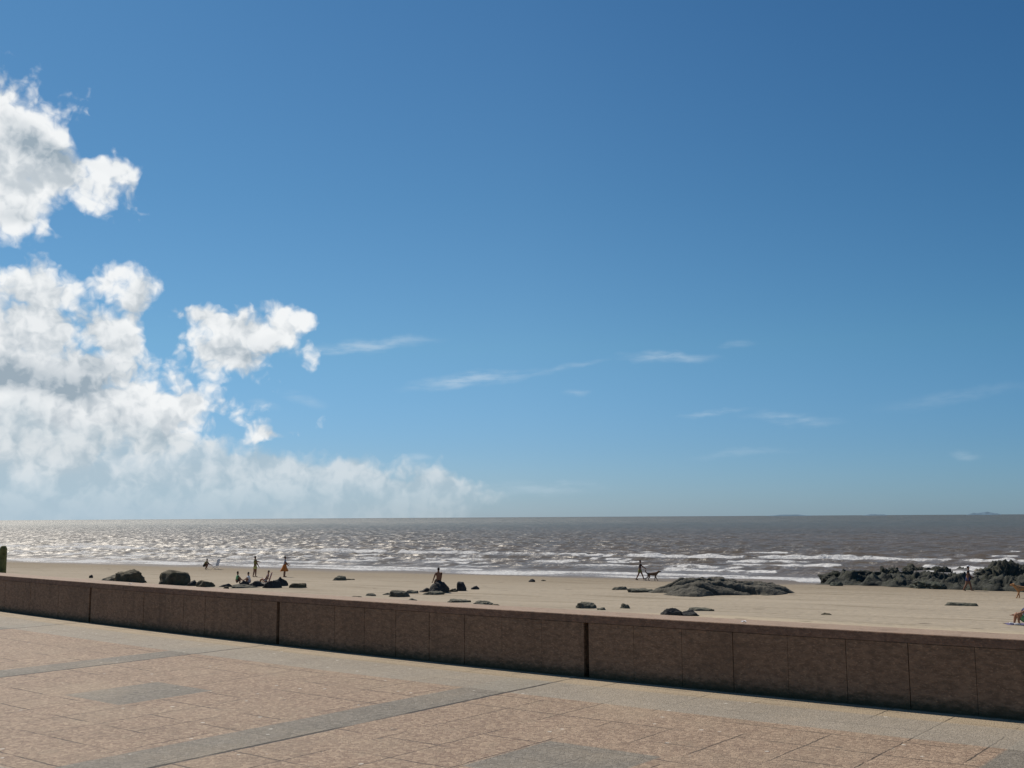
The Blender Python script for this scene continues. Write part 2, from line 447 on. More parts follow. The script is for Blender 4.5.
# cloud masses: pixel-free list of (azimuth, elevation, radii, tilt, weight), units of 0.1 radian
PX = 105.0
CUM = [  # x, y, rx, ry, tilt, weight
    (-20, 130, 75, 62, 0, 1.0), (22, 148, 60, 50, 30, 1.0), (48, 168, 50, 42, 20, 0.9), (10, 190, 62, 36, 0, 0.9), (82, 160, 40, 14, 24, 0.55), (112, 172, 22, 7, 8, 0.3), (126, 182, 6, 18, 0, 0.22), (50, 226, 10, 16, 0, 0.2),
    (44, 296, 34, 30, 0, 0.8), (112, 272, 17, 18, 10, 0.55), (130, 300, 17, 34, -8, 0.65), (106, 334, 40, 24, 20, 0.75), (20, 330, 60, 38, 0, 1.0), (-20, 360, 110, 70, 0, 1.0), (70, 375, 80, 42, 0, 1.0),
    (166, 404, 46, 30, 0, 0.9), (118, 415, 100, 44, 0, 1.0), (20, 430, 110, 50, 0, 1.0),
    (206, 313, 30, 12, -10, 0.6), (240, 322, 46, 22, 5, 0.8), (272, 338, 40, 26, 10, 0.8), (238, 352, 46, 30, 0, 0.85), (212, 370, 22, 16, 0, 0.4), (300, 328, 14, 12, 0, 0.35),
    (272, 431, 28, 8, 0, 0.4),
]
SHD = [(25, 380, 95, 26, 0, 1.0), (38, 142, 36, 20, 20, 0.8), (92, 366, 40, 16, 10, 0.7), (15, 215, 40, 10, 0, 0.4), (130, 440, 60, 14, 0, 0.5), (40, 448, 60, 10, 0, 0.5), (245, 350, 30, 10, 0, 0.3)]
BANK = [(40, 470, 240, 50, 0, 1.0), (190, 472, 190, 34, 3, 1.0), (320, 496, 165, 46, 2, 1.0), (400, 494, 110, 22, 1, 0.8), (60, 500, 330, 60, 0, 1.0), (-150, 460, 220, 70, 0, 1.0)]
CIR = [(368, 346, 78, 8, -6, 0.9), (340, 351, 46, 5, -3, 0.6), (472, 380, 74, 8, -8, 1.0), (560, 368, 60, 4, -10, 0.45), (668, 358, 52, 7, 3, 0.85), (735, 345, 20, 5, -8, 0.35),
       (715, 412, 42, 4, -4, 0.55), (790, 418, 52, 8, 6, 0.6), (955, 396, 80, 8, -6, 0.22), (965, 455, 14, 5, 0, 0.4), (745, 453, 60, 5, -3, 0.25), (575, 393, 16, 5, 0, 0.4), (305, 399, 26, 8, 12, 0.4), (265, 406, 18, 6, 10, 0.45),
       (420, 458, 18, 5, 5, 0.6), (540, 488, 70, 9, 0, 0.5), (560, 484, 22, 6, 0, 0.5)]


def blobs(g, lst, inp):
    acc = None
    for x, y, rx, ry, tilt, wt in lst:
        A, E = azel(x, y)
        d = g.vm('SUBTRACT', inp, (A, E, 0))
        if tilt:
            mp = g.node('ShaderNodeMapping', {'Vector': inp, 'Location': (A, E, 0), 'Rotation': (0, 0, -radians(tilt)), 'Scale': (rx / PX, ry / PX, 1)}, vector_type='TEXTURE')
            q = mp.outputs[0]
        else:
            q = g.vm('MULTIPLY', d, (PX / rx, PX / ry, 0))
        k = g.m('MULTIPLY_ADD', g.vm('LENGTH', q, out=1), -wt, wt)
        acc = k if acc is None else g.node('ShaderNodeMath', {0: acc, 1: k, 2: 0.14}, operation='SMOOTH_MAX').outputs[0]
    return g.m('MAXIMUM', acc, -1.2)


def billow_group():
    """cauliflower noise: fractal detail with rounded lumps"""
    t = bpy.data.node_groups.new('billow', 'ShaderNodeTree')
    t.interface.new_socket('Vector', in_out='INPUT', socket_type='NodeSocketVector')
    t.interface.new_socket('Value', in_out='OUTPUT', socket_type='NodeSocketFloat')
    g = G(t); gi = g.node('NodeGroupInput'); go = g.node('NodeGroupOutput'); p = gi.outputs[0]
    n1 = g.node('ShaderNodeTexNoise', {'Vector': p, 'Scale': 2.3, 'Detail': 8, 'Roughness': 0.56}, noise_dimensions='2D').outputs[0]
    lump = None
    for sc_, am in ((3.4, 0.34), (7.5, 0.26), (16.0, 0.16)):
        d = g.node('ShaderNodeTexVoronoi', {'Vector': p, 'Scale': sc_}, feature='F1', voronoi_dimensions='2D').outputs[0]
        k = g.m('MULTIPLY', g.m('SUBTRACT', 0.45, d), am)
        lump = k if lump is None else g.m('ADD', lump, k)
    g.put(go.inputs[0], g.m('ADD', g.m('MULTIPLY', g.m('SUBTRACT', n1, 0.5), 1.6), lump))
    return t


def world_nodes():
    g = G(w.node_tree)
    out = g.node('ShaderNodeOutputWorld')
    D = g.vm('NORMALIZE', g.node('ShaderNodeTexCoord').outputs['Generated'])
    x, y, z = g.sep(D)
    az = g.m('MULTIPLY', g.m('ARCTAN2', x, y), 10.0)
    el = g.m('MULTIPLY', g.m('ARCSINE', z), 10.0)
    P0 = g.comb(az, el, 0)
    sky = g.node('ShaderNodeTexSky', sky_type='NISHITA', sun_disc=False, sun_elevation=SUN_EL, sun_rotation=SUN_AZ, altitude=0.0)
    sky.air_density = 1.0; sky.dust_density = 0.25; sky.ozone_density = 3.0
    # colour balance of the camera: cooler, deeper blue
    cr = g.node('ShaderNodeValToRGB', {0: g.m('DIVIDE', el, 6.0)})
    E_ = cr.color_ramp.elements
    TINT = [(0, (.58, .75, 1.20)), (.107, (.54, .76, 1.10)), (.267, (.55, .85, 1.015)), (.5, (.437, .80, .98)), (.8, (.35, .74, .966)), (1.0, (.31, .70, .93))]
    while len(E_) < len(TINT): E_.new(0.5)
    for e_, (p_, c_) in zip(E_, TINT): e_.position = p_; e_.color = (*c_, 1)
    tint = g.mix(g.step(g.m('ABSOLUTE', g.m('ADD', az, 0.0)), 0.0, 5.0, smooth=False), (1, 1, 1), (0.64, 0.84, 0.92))
    tint = g.mix(g.m('MULTIPLY', g.step(az, -0.5, 0.5), g.step(el, -0.3, 2.0, 0.6, 1.0, False)), (1, 1, 1), tint)
    tint = g.mix(1.0, cr.outputs[0], tint, 'MULTIPLY')
    skc = g.scale(g.mix(1.0, sky.outputs[0], tint, 'MULTIPLY'), SKY_K)
    skc = g.node('ShaderNodeHueSaturation', {'Saturation': 0.95, 'Value': 0.97, 'Color': skc}).outputs[0]
    skc = g.mix(1.0, skc, (0.90, 1.0, 1.0), 'MULTIPLY')
    n2 = lambda vec, s_, dt, r_=0.55, c_=False: g.node('ShaderNodeTexNoise', {'Vector': vec, 'Scale': s_, 'Detail': dt, 'Roughness': r_}, noise_dimensions='2D').outputs[1 if c_ else 0]
    cen = lambda v_, k_: g.scale(g.vm('SUBTRACT', v_, (0.5, 0.5, 0.5)), k_)
    w2 = cen(n2(P0, 5.0, 2, 0.55, True), 0.12)
    Pw = g.vm('MULTIPLY', g.vm('ADD', P0, g.vm('ADD', cen(n2(P0, 1.6, 1, 0.5, True), 0.34), w2)), (1, 1, 0))
    mass = blobs(g, CUM, Pw); bmass = blobs(g, BANK, Pw)
    bg_ = billow_group()
    Pb = g.vm('ADD', P0, w2)
    N1 = g.node('ShaderNodeGroup', {0: Pb}, node_tree=bg_).outputs[0]
    N2 = g.node('ShaderNodeGroup', {0: g.vm('ADD', Pb, (-0.09, 0.15, 0))}, node_tree=bg_).outputs[0]
    rel = g.m('SUBTRACT', N1, N2)
    F1 = g.m('ADD', g.m('MULTIPLY_ADD', mass, 1.1, 0.05), N1)
    alpha = g.m('MULTIPLY', g.step(F1, -0.06, 0.50), g.step(el, 0.22, 0.62))
    lit = g.step(rel, -0.40, 0.30)
    thick = g.step(g.m('MULTIPLY_ADD', n2(g.vm('MULTIPLY', P0, (1, 1.5, 1)), 0.9, 4, 0.5), 1.6, g.m('MULTIPLY', mass, 0.6)), 0.66, 1.25)
    shd = g.step(blobs(g, SHD, Pw), -0.15, 0.75)
    br = g.m('SUBTRACT', g.m('SUBTRACT', g.m('MULTIPLY_ADD', lit, 0.44, 0.70), g.m('MULTIPLY', thick, g.m('MULTIPLY_ADD', lit, -0.12, 0.38))), g.m('MULTIPLY', shd, g.m('MULTIPLY_ADD', lit, -0.2, 0.75)), clamp=True)
    ccol = g.mix(br, (0.33, 0.41, 0.48), (0.90, 0.92, 0.93))
    # bank by the horizon, seen through more air
    B1 = g.m('ADD', bmass, g.m('MULTIPLY', N1, 0.42))
    balpha = g.m('MULTIPLY', g.step(B1, 0.0, 0.36), g.step(el, 0.06, 0.44, 0.30, 0.80))
    blit = g.step(rel, -0.42, 0.40)
    bcol = g.mix(blit, (0.44, 0.54, 0.61), (0.70, 0.75, 0.78))
    # streaks of high ice cloud
    stv = g.vm('MULTIPLY', g.vm('ADD', P0, cen(n2(P0, 2.2, 3, 0.55, True), 0.14)), (1, 1, 0))
    acc = None
    for px, py, rx, ry, tilt, wt in CIR:
        A, E = azel(px, py)
        mp = g.node('ShaderNodeMapping', {'Vector': stv, 'Location': (A, E, 0), 'Rotation': (0, 0, -radians(tilt)), 'Scale': (rx / PX, ry / PX, 1)}, vector_type='TEXTURE')
        k = g.m('MULTIPLY', g.step(g.vm('LENGTH', mp.outputs[0], out=1), 0.0, 1.15, 1, 0), wt)
        acc = k if acc is None else g.m('MAXIMUM', acc, k)
    wisp = n2(g.vm('MULTIPLY', g.vm('ADD', P0, (0, 3.0, 0)), (1.0, 6.0, 1)), 2.5, 6, 0.62)
    cir = g.m('MULTIPLY', g.m('MULTIPLY', acc, g.step(wisp, 0.22, 0.72)), 0.5)
    veil = g.m('MULTIPLY', g.m('MULTIPLY', g.step(el, 0.0, 0.8, 1, 0), g.step(az, -5.0, 1.5, 1.0, 0.08)), g.m('MULTIPLY_ADD', n2(g.vm('MULTIPLY', P0, (1, 4, 1)), 1.6, 4), 0.7, 0.3))
    c = g.mix(cir, skc, (0.62, 0.72, 0.80))
    c = g.mix(g.m('MULTIPLY', veil, 0.75), c, (0.41, 0.55, 0.67))
    c = g.mix(alpha, c, ccol)
    c = g.mix(balpha, c, bcol)
    c = g.mix(g.m('MULTIPLY', g.step(el, 0.0, 0.35, 1, 0), g.step(az, -5.0, 0.5, 0.55, 0.0)), c, (0.43, 0.56, 0.66))
    bg = g.node('ShaderNodeBackground', {0: c, 1: 1.0})
    g.l.new(bg.outputs[0], out.inputs[0])
    w.cycles.sampling_method = 'NONE'


SKY_K = 0.075
world_nodes()

# ------------------------------------------------------------------ promenade
def promenade():
    ss = [-70 + i * 2.0 for i in range(36)] + [i * 0.5 for i in range(4, 44)] + [22 + i * 2 for i in range(0, 25)]
    ts = [-0.02, 0.3, 1, 2, 4, 6, 9, 14, 24]
    vs = []; uv = []
    for s in ss:
        for t in ts:
            vs.append(wp(s, t, 0.0)); uv.append((s, t + 0.25))
    n = len(ts); fs = [(i * n + j, i * n + j + 1, (i + 1) * n + j + 1, (i + 1) * n + j) for i in range(len(ss) - 1) for j in range(n - 1)]
    o = mesh_obj('promenade', vs, fs, M['paving'], smooth=False)
    L = o.data.uv_layers.new(name='st')
    for lp in o.data.loops: L.data[lp.index].uv = uv[lp.vertex_index]
    tag(o, kind='structure')


promenade()


def wall_run(bm, s0, s1, t0, t1, z0, z1, n=1, bev=0.0):
    """a block following the wall's line, t0 front, t1 back (negative = seaward)"""
    st = [s0 + (s1 - s0) * i / n for i in range(n + 1)]
    prof = [(t0, z0), (t0, z1 - bev), (t0 - bev, z1), (t1 + bev, z1), (t1, z1 - bev), (t1, z0)] if bev else [(t0, z0), (t0, z1), (t1, z1), (t1, z0)]
    k = len(prof); vs = [wp(s, t, z) for s in st for t, z in prof]; fs = []
    for i in range(n):
        for j in range(k):
            a, b_ = i * k + j, i * k + (j + 1) % k
            fs.append((a, b_, b_ + k, a + k))
    fs.append(tuple(range(k))[::-1]); fs.append(tuple(range(n * k, n * k + k)))
    bm.add(vs, fs)


def wall():
    root = empty('promenade_wall', wp(8, 0))
    tag(root, 'long low brown stone wall with dark joints between promenade and beach', 'wall')
    inv = Matrix.Translation(-root.location)
    th = 0.40
    rr = random.Random(5)
    for k in range(-9, 6):
        a, b_ = S0 + BAY * k, S0 + BAY * (k + 1)
        mb = MB()
        gap = 0.028
        gq = [rr.choice((0.0012, 0.0016, 0.002, 0.0028, 0.004)) for _ in range(10)]
        n = 9; wid = (b_ - a - 2 * gap) / n
        for i in range(n):
            q0, q1 = a + gap + wid * i, a + gap + wid * (i + 1)
            dz = rr.uniform(-0.002, 0.002)
            wall_run(mb, q0 + gq[i], q1 - gq[i + 1], dz, -0.05, -0.03, 0.533, 1)
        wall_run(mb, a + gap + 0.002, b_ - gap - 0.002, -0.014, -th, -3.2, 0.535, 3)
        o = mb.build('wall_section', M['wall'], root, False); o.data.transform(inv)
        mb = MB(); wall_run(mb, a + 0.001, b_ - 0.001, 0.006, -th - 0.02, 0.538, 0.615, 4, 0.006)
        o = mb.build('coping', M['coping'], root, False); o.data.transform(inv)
    mb = MB(); wall_run(mb, S0 - BAY * 9, S0 + BAY * 6, -0.09, -th + 0.03, -3.3, 0.53, 40)
    o = mb.build('wall_core', M['dark'], root, False); o.data.transform(inv)


wall()

# ------------------------------------------------------------------ beach and sea
def grid_mesh(name, X, Y, Z, mat):
    n, m_ = X.shape
    me = bpy.data.meshes.new(name)
    co = np.stack([X, Y, Z], -1).reshape(-1, 3).astype(np.float32)
    idx = np.arange(n * m_).reshape(n, m_)
    f = np.stack([idx[:-1, :-1], idx[:-1, 1:], idx[1:, 1:], idx[1:, :-1]], -1).reshape(-1, 4).astype(np.int32)
    me.vertices.add(len(co)); me.vertices.foreach_set('co', co.ravel())
    me.loops.add(f.size); me.loops.foreach_set('vertex_index', f.ravel())
    me.polygons.add(len(f)); me.polygons.foreach_set('loop_start', np.arange(0, f.size, 4, dtype=np.int32))
    me.polygons.foreach_set('loop_total', np.full(len(f), 4, dtype=np.int32))
    me.polygons.foreach_set('use_smooth', np.ones(len(f), dtype=bool))
    me.update(calc_edges=True); me.validate()
    me.materials.append(mat)
    o = bpy.data.objects.new(name, me); col.objects.link(o)
    return o


vv = np.concatenate([np.arange(6, 40, 0.6), np.arange(40, 60, 0.35), np.arange(60, 112, 0.5)]); aa = np.arange(-215, 70, 0.7)
A_, V_ = np.meshgrid(aa, vv)
X_ = A_ * SE[0] + V_ * SN[0]; Y_ = A_ * SE[1] + V_ * SN[1]
Zs = sandz(X_, Y_)
# keep the sheet behind the wall: drop the strip that would lie under the promenade
dxw, dyw = X_ - WA.x, Y_ - WA.y
tt = dxw * WN.x + dyw * WN.y
Zs = np.where(tt > -0.2, Zs - 1.0, Zs)
tag(grid_mesh('beach_sand', X_, Y_, Zs, M['sand']), kind='structure')


def noise1(a, seed, lam, n=7):
    r = np.random.RandomState(seed); o = 0
    for _ in range(n):
        o = o + np.sin(2 * pi * a / (lam * r.uniform(0.45, 1.8)) + r.uniform(0, 6.28))
    return o / sqrt(n / 2)          # about unit variance


def sstep(x, a, b):
    q = np.clip((x - a) / (b - a), 0, 1); return q * q * (3 - 2 * q)


def sea():
    rows = [84.0]
    while rows[-1] < 60000:
        v = rows[-1]
        st = 0.3 if v < 150 else 0.3 + (v - 150) * 0.0016 if v < 700 else 1.2 + (v - 700) * 0.03
        rows.append(v + st)
    v1 = np.array(rows); stp = np.gradient(v1)
    u1 = np.linspace(0, 1, 760)
    lo, hi = -1.95 * v1 - 25, 0.18 * v1 + 15
    V = np.repeat(v1[:, None], len(u1), 1); A = lo[:, None] + (hi - lo)[:, None] * u1[None, :]
    ST = np.repeat(np.maximum(stp, (hi - lo) / len(u1))[:, None], len(u1), 1)
    r = np.random.RandomState(11)
    H = np.zeros_like(V)
    for i in range(60):
        lam = 0.9 * (5.0 / 0.9) ** r.rand()
        th = r.normal(0, 0.42)
        amp = 0.0092 * lam ** 0.62
        wgt = np.clip(1.6 - ST / (lam / 3.2), 0, 1)
        H += amp * wgt * np.sin(2 * pi / lam * (cos(th) * V + sin(th) * A) + r.uniform(0, 6.28))
    sd = H[(V > 120) & (V < 300)].std()
    H = np.clip(H, -2.2 * sd, 2.2 * sd); H = H + 0.16 * (H ** 2 - sd ** 2) / sd              # sharper crests
    H *= sstep(V, 87, 112) * 0.92 + 0.05
    H *= 1 - sstep(V, 1500, 4000)
    foam = np.zeros_like(V); HS = H.copy()
    # rows of breakers rolling in
    for vk, hk, cov, wob, seed in ((92.5, 0.10, 0.75, 1.0, 1), (99.5, 0.12, -0.35, 1.2, 2), (106, 0.13, 0.1, 1.4, 9), (113, 0.18, 0.3, 1.4, 3), (122, 0.22, -0.5, 1.6, 4), (133.5, 0.34, 1.5, 1.5, 5), (149, 0.20, -0.55, 2.2, 6), (168, 0.18, -1.35, 2.5, 7), (195, 0.16, -1.7, 3, 8)):
        vc = vk + wob * noise1(A, seed * 13 + 1, 55) * 0.6 + 0.10 * wob * noise1(A, seed * 13 + 2, 13)
        am = np.clip(0.85 + 0.12 * noise1(A, seed * 13 + 3, 45) + 0.10 * noise1(A, seed * 13 + 7, 3.0), 0.4, 1.15)
        u = V - vc
        H += hk * am * np.where(u > 0, np.exp(-np.clip(u, 0, 50) / 2.6), np.exp(np.clip(u, -50, 0) / 0.55))
        brk = sstep(noise1(A, seed * 13 + 4, 24) * 0.8 + 0.35 * noise1(A, seed * 13 + 5, 5) + cov, -0.1, 0.45)
        face = np.where(u > 0, np.exp(-np.clip(u, 0, 50) / 0.5), np.exp(np.clip(u, -50, 0) / (1.6 if vk != 133.5 else 2.6)))
        foam = np.maximum(foam, brk * np.clip(face * 1.6, 0, 1.15) * np.clip(am, 0.4, 1))
        foam = np.maximum(foam, 0.46 * brk * np.exp(-np.abs(u + 4.0) / 4.5))
    # white horses farther out
    cap = 0.8 * sstep(HS, 3.7 * sd, 5.0 * sd) * (1 - sstep(V, 260, 700)) * sstep(V, 130, 150)
    foam = np.maximum(foam, cap * 0.95)
    # swash
    X = A * SE[0] + V * SN[0]; Y = A * SE[1] + V * SN[1]
    dep = SEA_Z - sandz(X, Y)
    near = V < 112
    sw = np.where(near, np.clip(1 - np.abs(dep - 0.09) / 0.19, 0, 1), 0) * np.clip(0.85 + 0.45 * noise1(A, 91, 18), 0.25, 1.2)
    foam = np.maximum(foam, np.clip(sw, 0, 1))
    foam = np.maximum(foam, np.where(near, 0.33 * np.clip(1 - dep / 0.6, 0, 1), 0))
    Hs = np.where(V < 89, np.minimum(H, 0.05), H)
    o = grid_mesh('sea', X, Y, SEA_Z + Hs, M['sea'])
    at = o.data.attributes.new('foam', 'FLOAT', 'POINT'); at.data.foreach_set('value', np.clip(foam, 0, 1).astype(np.float32).ravel())
    tag(o, kind='structure')


sea()

# seabed / land far away, so that nothing ends in a void
gz = MB(); gz.add([(-70000, -70000, -6), (70000, -70000, -6), (70000, 70000, -6), (-70000, 70000, -6)], [(0, 1, 2, 3)])
tag(gz.build('ground', M['sand'], None, False), kind='structure')

# low islands on the horizon
def island(name, x0, x1, top, dist, seed):
    A = ray(x0, 517); B = ray(x1, 517)
    A = Vector((A.x, A.y)).normalized() * dist; B = Vector((B.x, B.y)).normalized() * dist
    n, m_ = 60, 9
    vs = []
    ax_ = (B - A); nn = Vector((-ax_.y, ax_.x)).normalized()
    for i in range(n + 1):
        f = i / n
        for j in range(m_):
            e = (j / (m_ - 1) - 0.5) * 2
            p = A + ax_ * f + nn * e * dist * 0.01
            h = top * (sin(pi * f) ** 0.6) * (1 - e * e) * (0.62 + 0.5 * mn.noise(Vector((f * 3.2, e, seed * 5.3))) + 0.10 * mn.noise(Vector((f * 12, e * 3, seed))))
            vs.append((p.x, p.y, SEA_Z - 2 + h))
    fs = [(i * m_ + j, i * m_ + j + 1, (i + 1) * m_ + j + 1, (i + 1) * m_ + j) for i in range(n) for j in range(m_ - 1)]
    tag(mesh_obj(name, vs, fs, M['haze']), kind='structure')


island('island', 966, 1002, 56, 14000, 1.0)
island('island', 862, 888, 28, 14000, 2.0)
island('island', 765, 812, 32, 14000, 3.0)

# ------------------------------------------------------------------ rocks
def rock_mesh(W, Dp, Hh, seed, sub=4, rough=0.16, nplanes=12, blocky=0.0, top_flat=0.0):
    r = random.Random(seed)
    pl = []
    for _ in range(nplanes):
        d = Vector((r.gauss(0, 1), r.gauss(0, 1), r.gauss(0.3, 0.8))).normalized()
        pl.append((d, r.uniform(0.72, 1.0)))
    if blocky:
        for d in ((1, 0.1, 0.05), (-1, 0.05, 0.1), (0.1, -1, 0.05), (0, 1, 0), (0.05, -0.05, 1)):
            pl.append((Vector(d).normalized(), r.uniform(0.6, 0.7) + (1 - blocky) * 0.3))
    if top_flat: pl.append((Vector((0.1, -0.15, 1)).normalized(), 1 - top_flat))
    bm = bmesh.new(); bmesh.ops.create_icosphere(bm, subdivisions=sub, radius=1)
    off = Vector((seed * 3.7, seed * 1.3, seed * 7.1))
    vs = []
    for q in bm.verts:
        d = q.co.normalized()
        rad = min([h / max(d.dot(n), 1e-3) for n, h in pl if d.dot(n) > 0.05] + [1.2])
        p = d * rad
        nz = mn.fractal(p * 1.7 + off, 1.0, 2.0, 5) * rough + mn.fractal(p * 6 + off, 0.9, 2.0, 4) * rough * 0.35
        cr = abs(mn.noise(Vector((p.x * 2.6, p.y * 2.6, p.z * 1.1)) + off))
        nz -= rough * 0.8 * max(0, 0.12 - cr) / 0.12
        vs.append(p * (1 + nz))
    fs = [[q.index for q in f.verts] for f in bm.faces]; bm.free()
    x0 = min(q.x for q in vs); x1 = max(q.x for q in vs); y0 = min(q.y for q in vs); y1 = max(q.y for q in vs); z1 = max(q.z for q in vs)
    out = []
    for q in vs:
        z = q.z / z1 * Hh if q.z > 0 else q.z * min(Hh, 0.5)
        out.append(Vector((((q.x - x0) / (x1 - x0) - 0.5) * W, ((q.y - y0) / (y1 - y0) - 0.5) * Dp, z)))
    return out, fs


ROCKG = {}


def rock(xc, yb, wpx, hpx, mat, label, seed, name='rock', deep=0.6, group='rocks scattered over the beach', sub=4, parent_z=None, **kw):
    P = on_sand(xc, yb)
    k = P.length / FPX * (1 if True else 1)
    k = hypot(P.x, P.y) / hypot(xc - 512, FPX)
    W, Hh = wpx * k, hpx * k
    Dp = max(W * deep, 0.12)
    ang = atan2(P.x, P.y)
    # the base pixel marks the front edge; the centre lies behind it
    d2 = Vector((P.x, P.y)).normalized()
    C = Vector((P.x + d2.x * Dp * 0.38, P.y + d2.y * Dp * 0.38))
    z = sz(C.x, C.y)
    Hh = Hh - Dp * 0.38 / hypot(P.x, P.y) * (EYE - z) * 0.6
    Hh = max(Hh, 0.07)
    vs, fs = rock_mesh(W, Dp, Hh, seed, sub, **kw)
    o = mesh_obj(name, vs, fs, M[mat])
    o.location = (C.x, C.y, z - 0.02); o.rotation_euler = (0, 0, -ang)
    tag(o, label, 'rock', group)
    return o


G2 = 'dark boulders of the reef by the water'
ROCKS = [
    # x, base y, w, h, mat, label, kw
    (91, 578, 4, 3.5, 'dark', 'tiny black stone alone on the sand at the far left', dict(sub=2)),
    (114, 582, 24, 8, 'pale', 'low pale sandy rock against the left side of a dark boulder', {}),
    (130, 583, 32, 14, 'brown', 'olive brown boulder with steep flat right side, leftmost of the two large boulders', dict(blocky=0.5)),
    (174, 585.5, 32, 15.5, 'brown', 'squared brown block of rock, the boxiest on the left of the beach', dict(blocky=0.95, rough=0.10)),
    (192, 586, 13, 6, 'dark', 'small dark rock touching the right foot of the squared block', {}),
    (205, 587, 20, 7, 'brown', 'low rounded brown rock just right of the squared block', {}),
    (225, 587, 17, 3.6, 'dark', 'thin flat dark rock between rounded brown rock and green shirted child', {}),
    (226, 589, 6, 3, 'brown', 'very small brown stone in front of a thin flat rock', dict(sub=3)),
    (244, 585, 11, 5, 'dark', 'small dark rock right beside the seated child in green', {}),
    (246, 588, 30, 4, 'rock', 'long low grey rock in front of the seated bathers', {}),
    (279.5, 586, 17, 9.5, 'dark', 'large black rounded rock, right one of the pair beside the bathers', dict(rough=0.14, nplanes=30)),
    (272, 588, 20, 8, 'dark', 'black low rock, front one of the pair beside the bathers', dict(nplanes=24, rough=0.18)),
    (258, 586.5, 18, 6, 'dark', 'dark rock under the feet of the bathers with the red backrest', {}),
    (298, 588, 19, 5, 'brown', 'flat brown rock right of the black rock pair', {}),
    (339, 580.5, 15, 5, 'rock', 'lone low grey rock near the water left of the seated man', {}),
    (350, 580, 10, 1.6, 'brown', 'thin sliver of rock trailing right of the lone low grey rock', dict(sub=3)),
    (370, 596, 12, 3, 'rock', 'small flat grey rock, second from left along the wall in mid beach', dict(sub=3)),
    (357, 597.5, 12, 1.8, 'brown', 'faint flat brown rock, first from left along the wall in mid beach', dict(sub=3)),
    (388, 595, 11, 2.6, 'rock', 'small thin rock at the left end of the flat grey slabs', dict(sub=3)),
    (399, 597, 22, 7, 'rock', 'grey jagged slab, largest of the flat slabs left of the seated man', dict(top_flat=0.4)),
    (413, 593.5, 15, 4, 'rock', 'thin grey slab behind the jagged slab left of the seated man', dict(top_flat=0.4)),
    (439, 593, 21, 12, 'dark', 'dark domed boulder with a shirtless man sitting on it', dict(rough=0.10, deep=0.8, nplanes=40)),
    (426, 592, 14, 4.5, 'dark', 'low dark rock at the left foot of the domed boulder', {}),
    (434, 595, 24, 4, 'rock', 'flat grey rock in front of the domed boulder', dict(top_flat=0.4)),
    (453, 592, 10, 4, 'brown', 'small brown rock between domed boulder and upright round block', {}),
    (461.5, 591, 10, 9.5, 'dark', 'upright round black block standing alone right of the seated man', dict(blocky=0.45, rough=0.06, deep=0.9, nplanes=30)),
    (475, 589.5, 9, 4, 'dark', 'small pointed dark rock right of the upright round block', dict(sub=3)),
    (412, 602, 12, 4, 'rock', 'small grey rock below the jagged slab close to the wall', dict(sub=3)),
    (459, 602.5, 24, 4, 'rock', 'flat grey slab in the sand, left one below the upright block', dict(top_flat=0.4)),
    (482, 605.5, 26, 5, 'rock', 'broken grey slab in the sand, middle one below the upright block', dict(top_flat=0.3, rough=0.25)),
    (495, 606, 11, 2.4, 'brown', 'thin brown slab in the sand, right one below the upright block', dict(sub=3)),
    (532, 582, 7, 3.4, 'dark', 'tiny dark rock alone on damp sand left of the dog walker', dict(sub=3)),
    (544, 581, 6, 1.6, 'brown', 'faint tiny rock just right of the tiny dark rock on damp sand', dict(sub=3)),
    (585, 608.5, 26, 7, 'rock', 'jagged grey rock close to the wall, larger one of three left of the dark boulders', dict(rough=0.22)),
    (602, 610, 10, 3, 'rock', 'small low rock between two jagged grey rocks close to the wall', dict(sub=3)),
    (625, 608.5, 12, 5.5, 'rock', 'small humped grey rock left of the dark boulders near the wall', {}),
    (620, 590, 17, 3.8, 'rock', 'thin dark grey rock below the dog walker', {}),
    (640, 592.5, 27, 4.4, 'rock', 'flat grey rock touching the left tip of the great shore rock', dict(top_flat=0.4)),
    (671, 616, 22, 8.5, 'dark', 'smooth dark rounded boulder in front of the great shore rock, left of a pair', dict(rough=0.08)),
    (689, 616, 24, 7, 'dark', 'smooth dark low boulder in front of the great shore rock, right of a pair', dict(rough=0.09)),
    (701, 611, 26, 3.6, 'rock', 'thin flat rock behind the pair of smooth dark boulders', dict(top_flat=0.3)),
    (825.5, 615, 12, 2.6, 'brown', 'small flat dark rock alone on sand below the reef left end', dict(sub=3)),
]
for i, (x, y, w_, h_, mt, lb, kw) in enumerate(ROCKS):
    rock(x, y, w_, h_, mt, lb, i + 3, **kw)
rock(962, 606, 34, 3.8, 'rock', 'long smooth grey slab lying on open sand in front of the reef', 77, deep=0.4, rough=0.09, nplanes=26, top_flat=0.2)

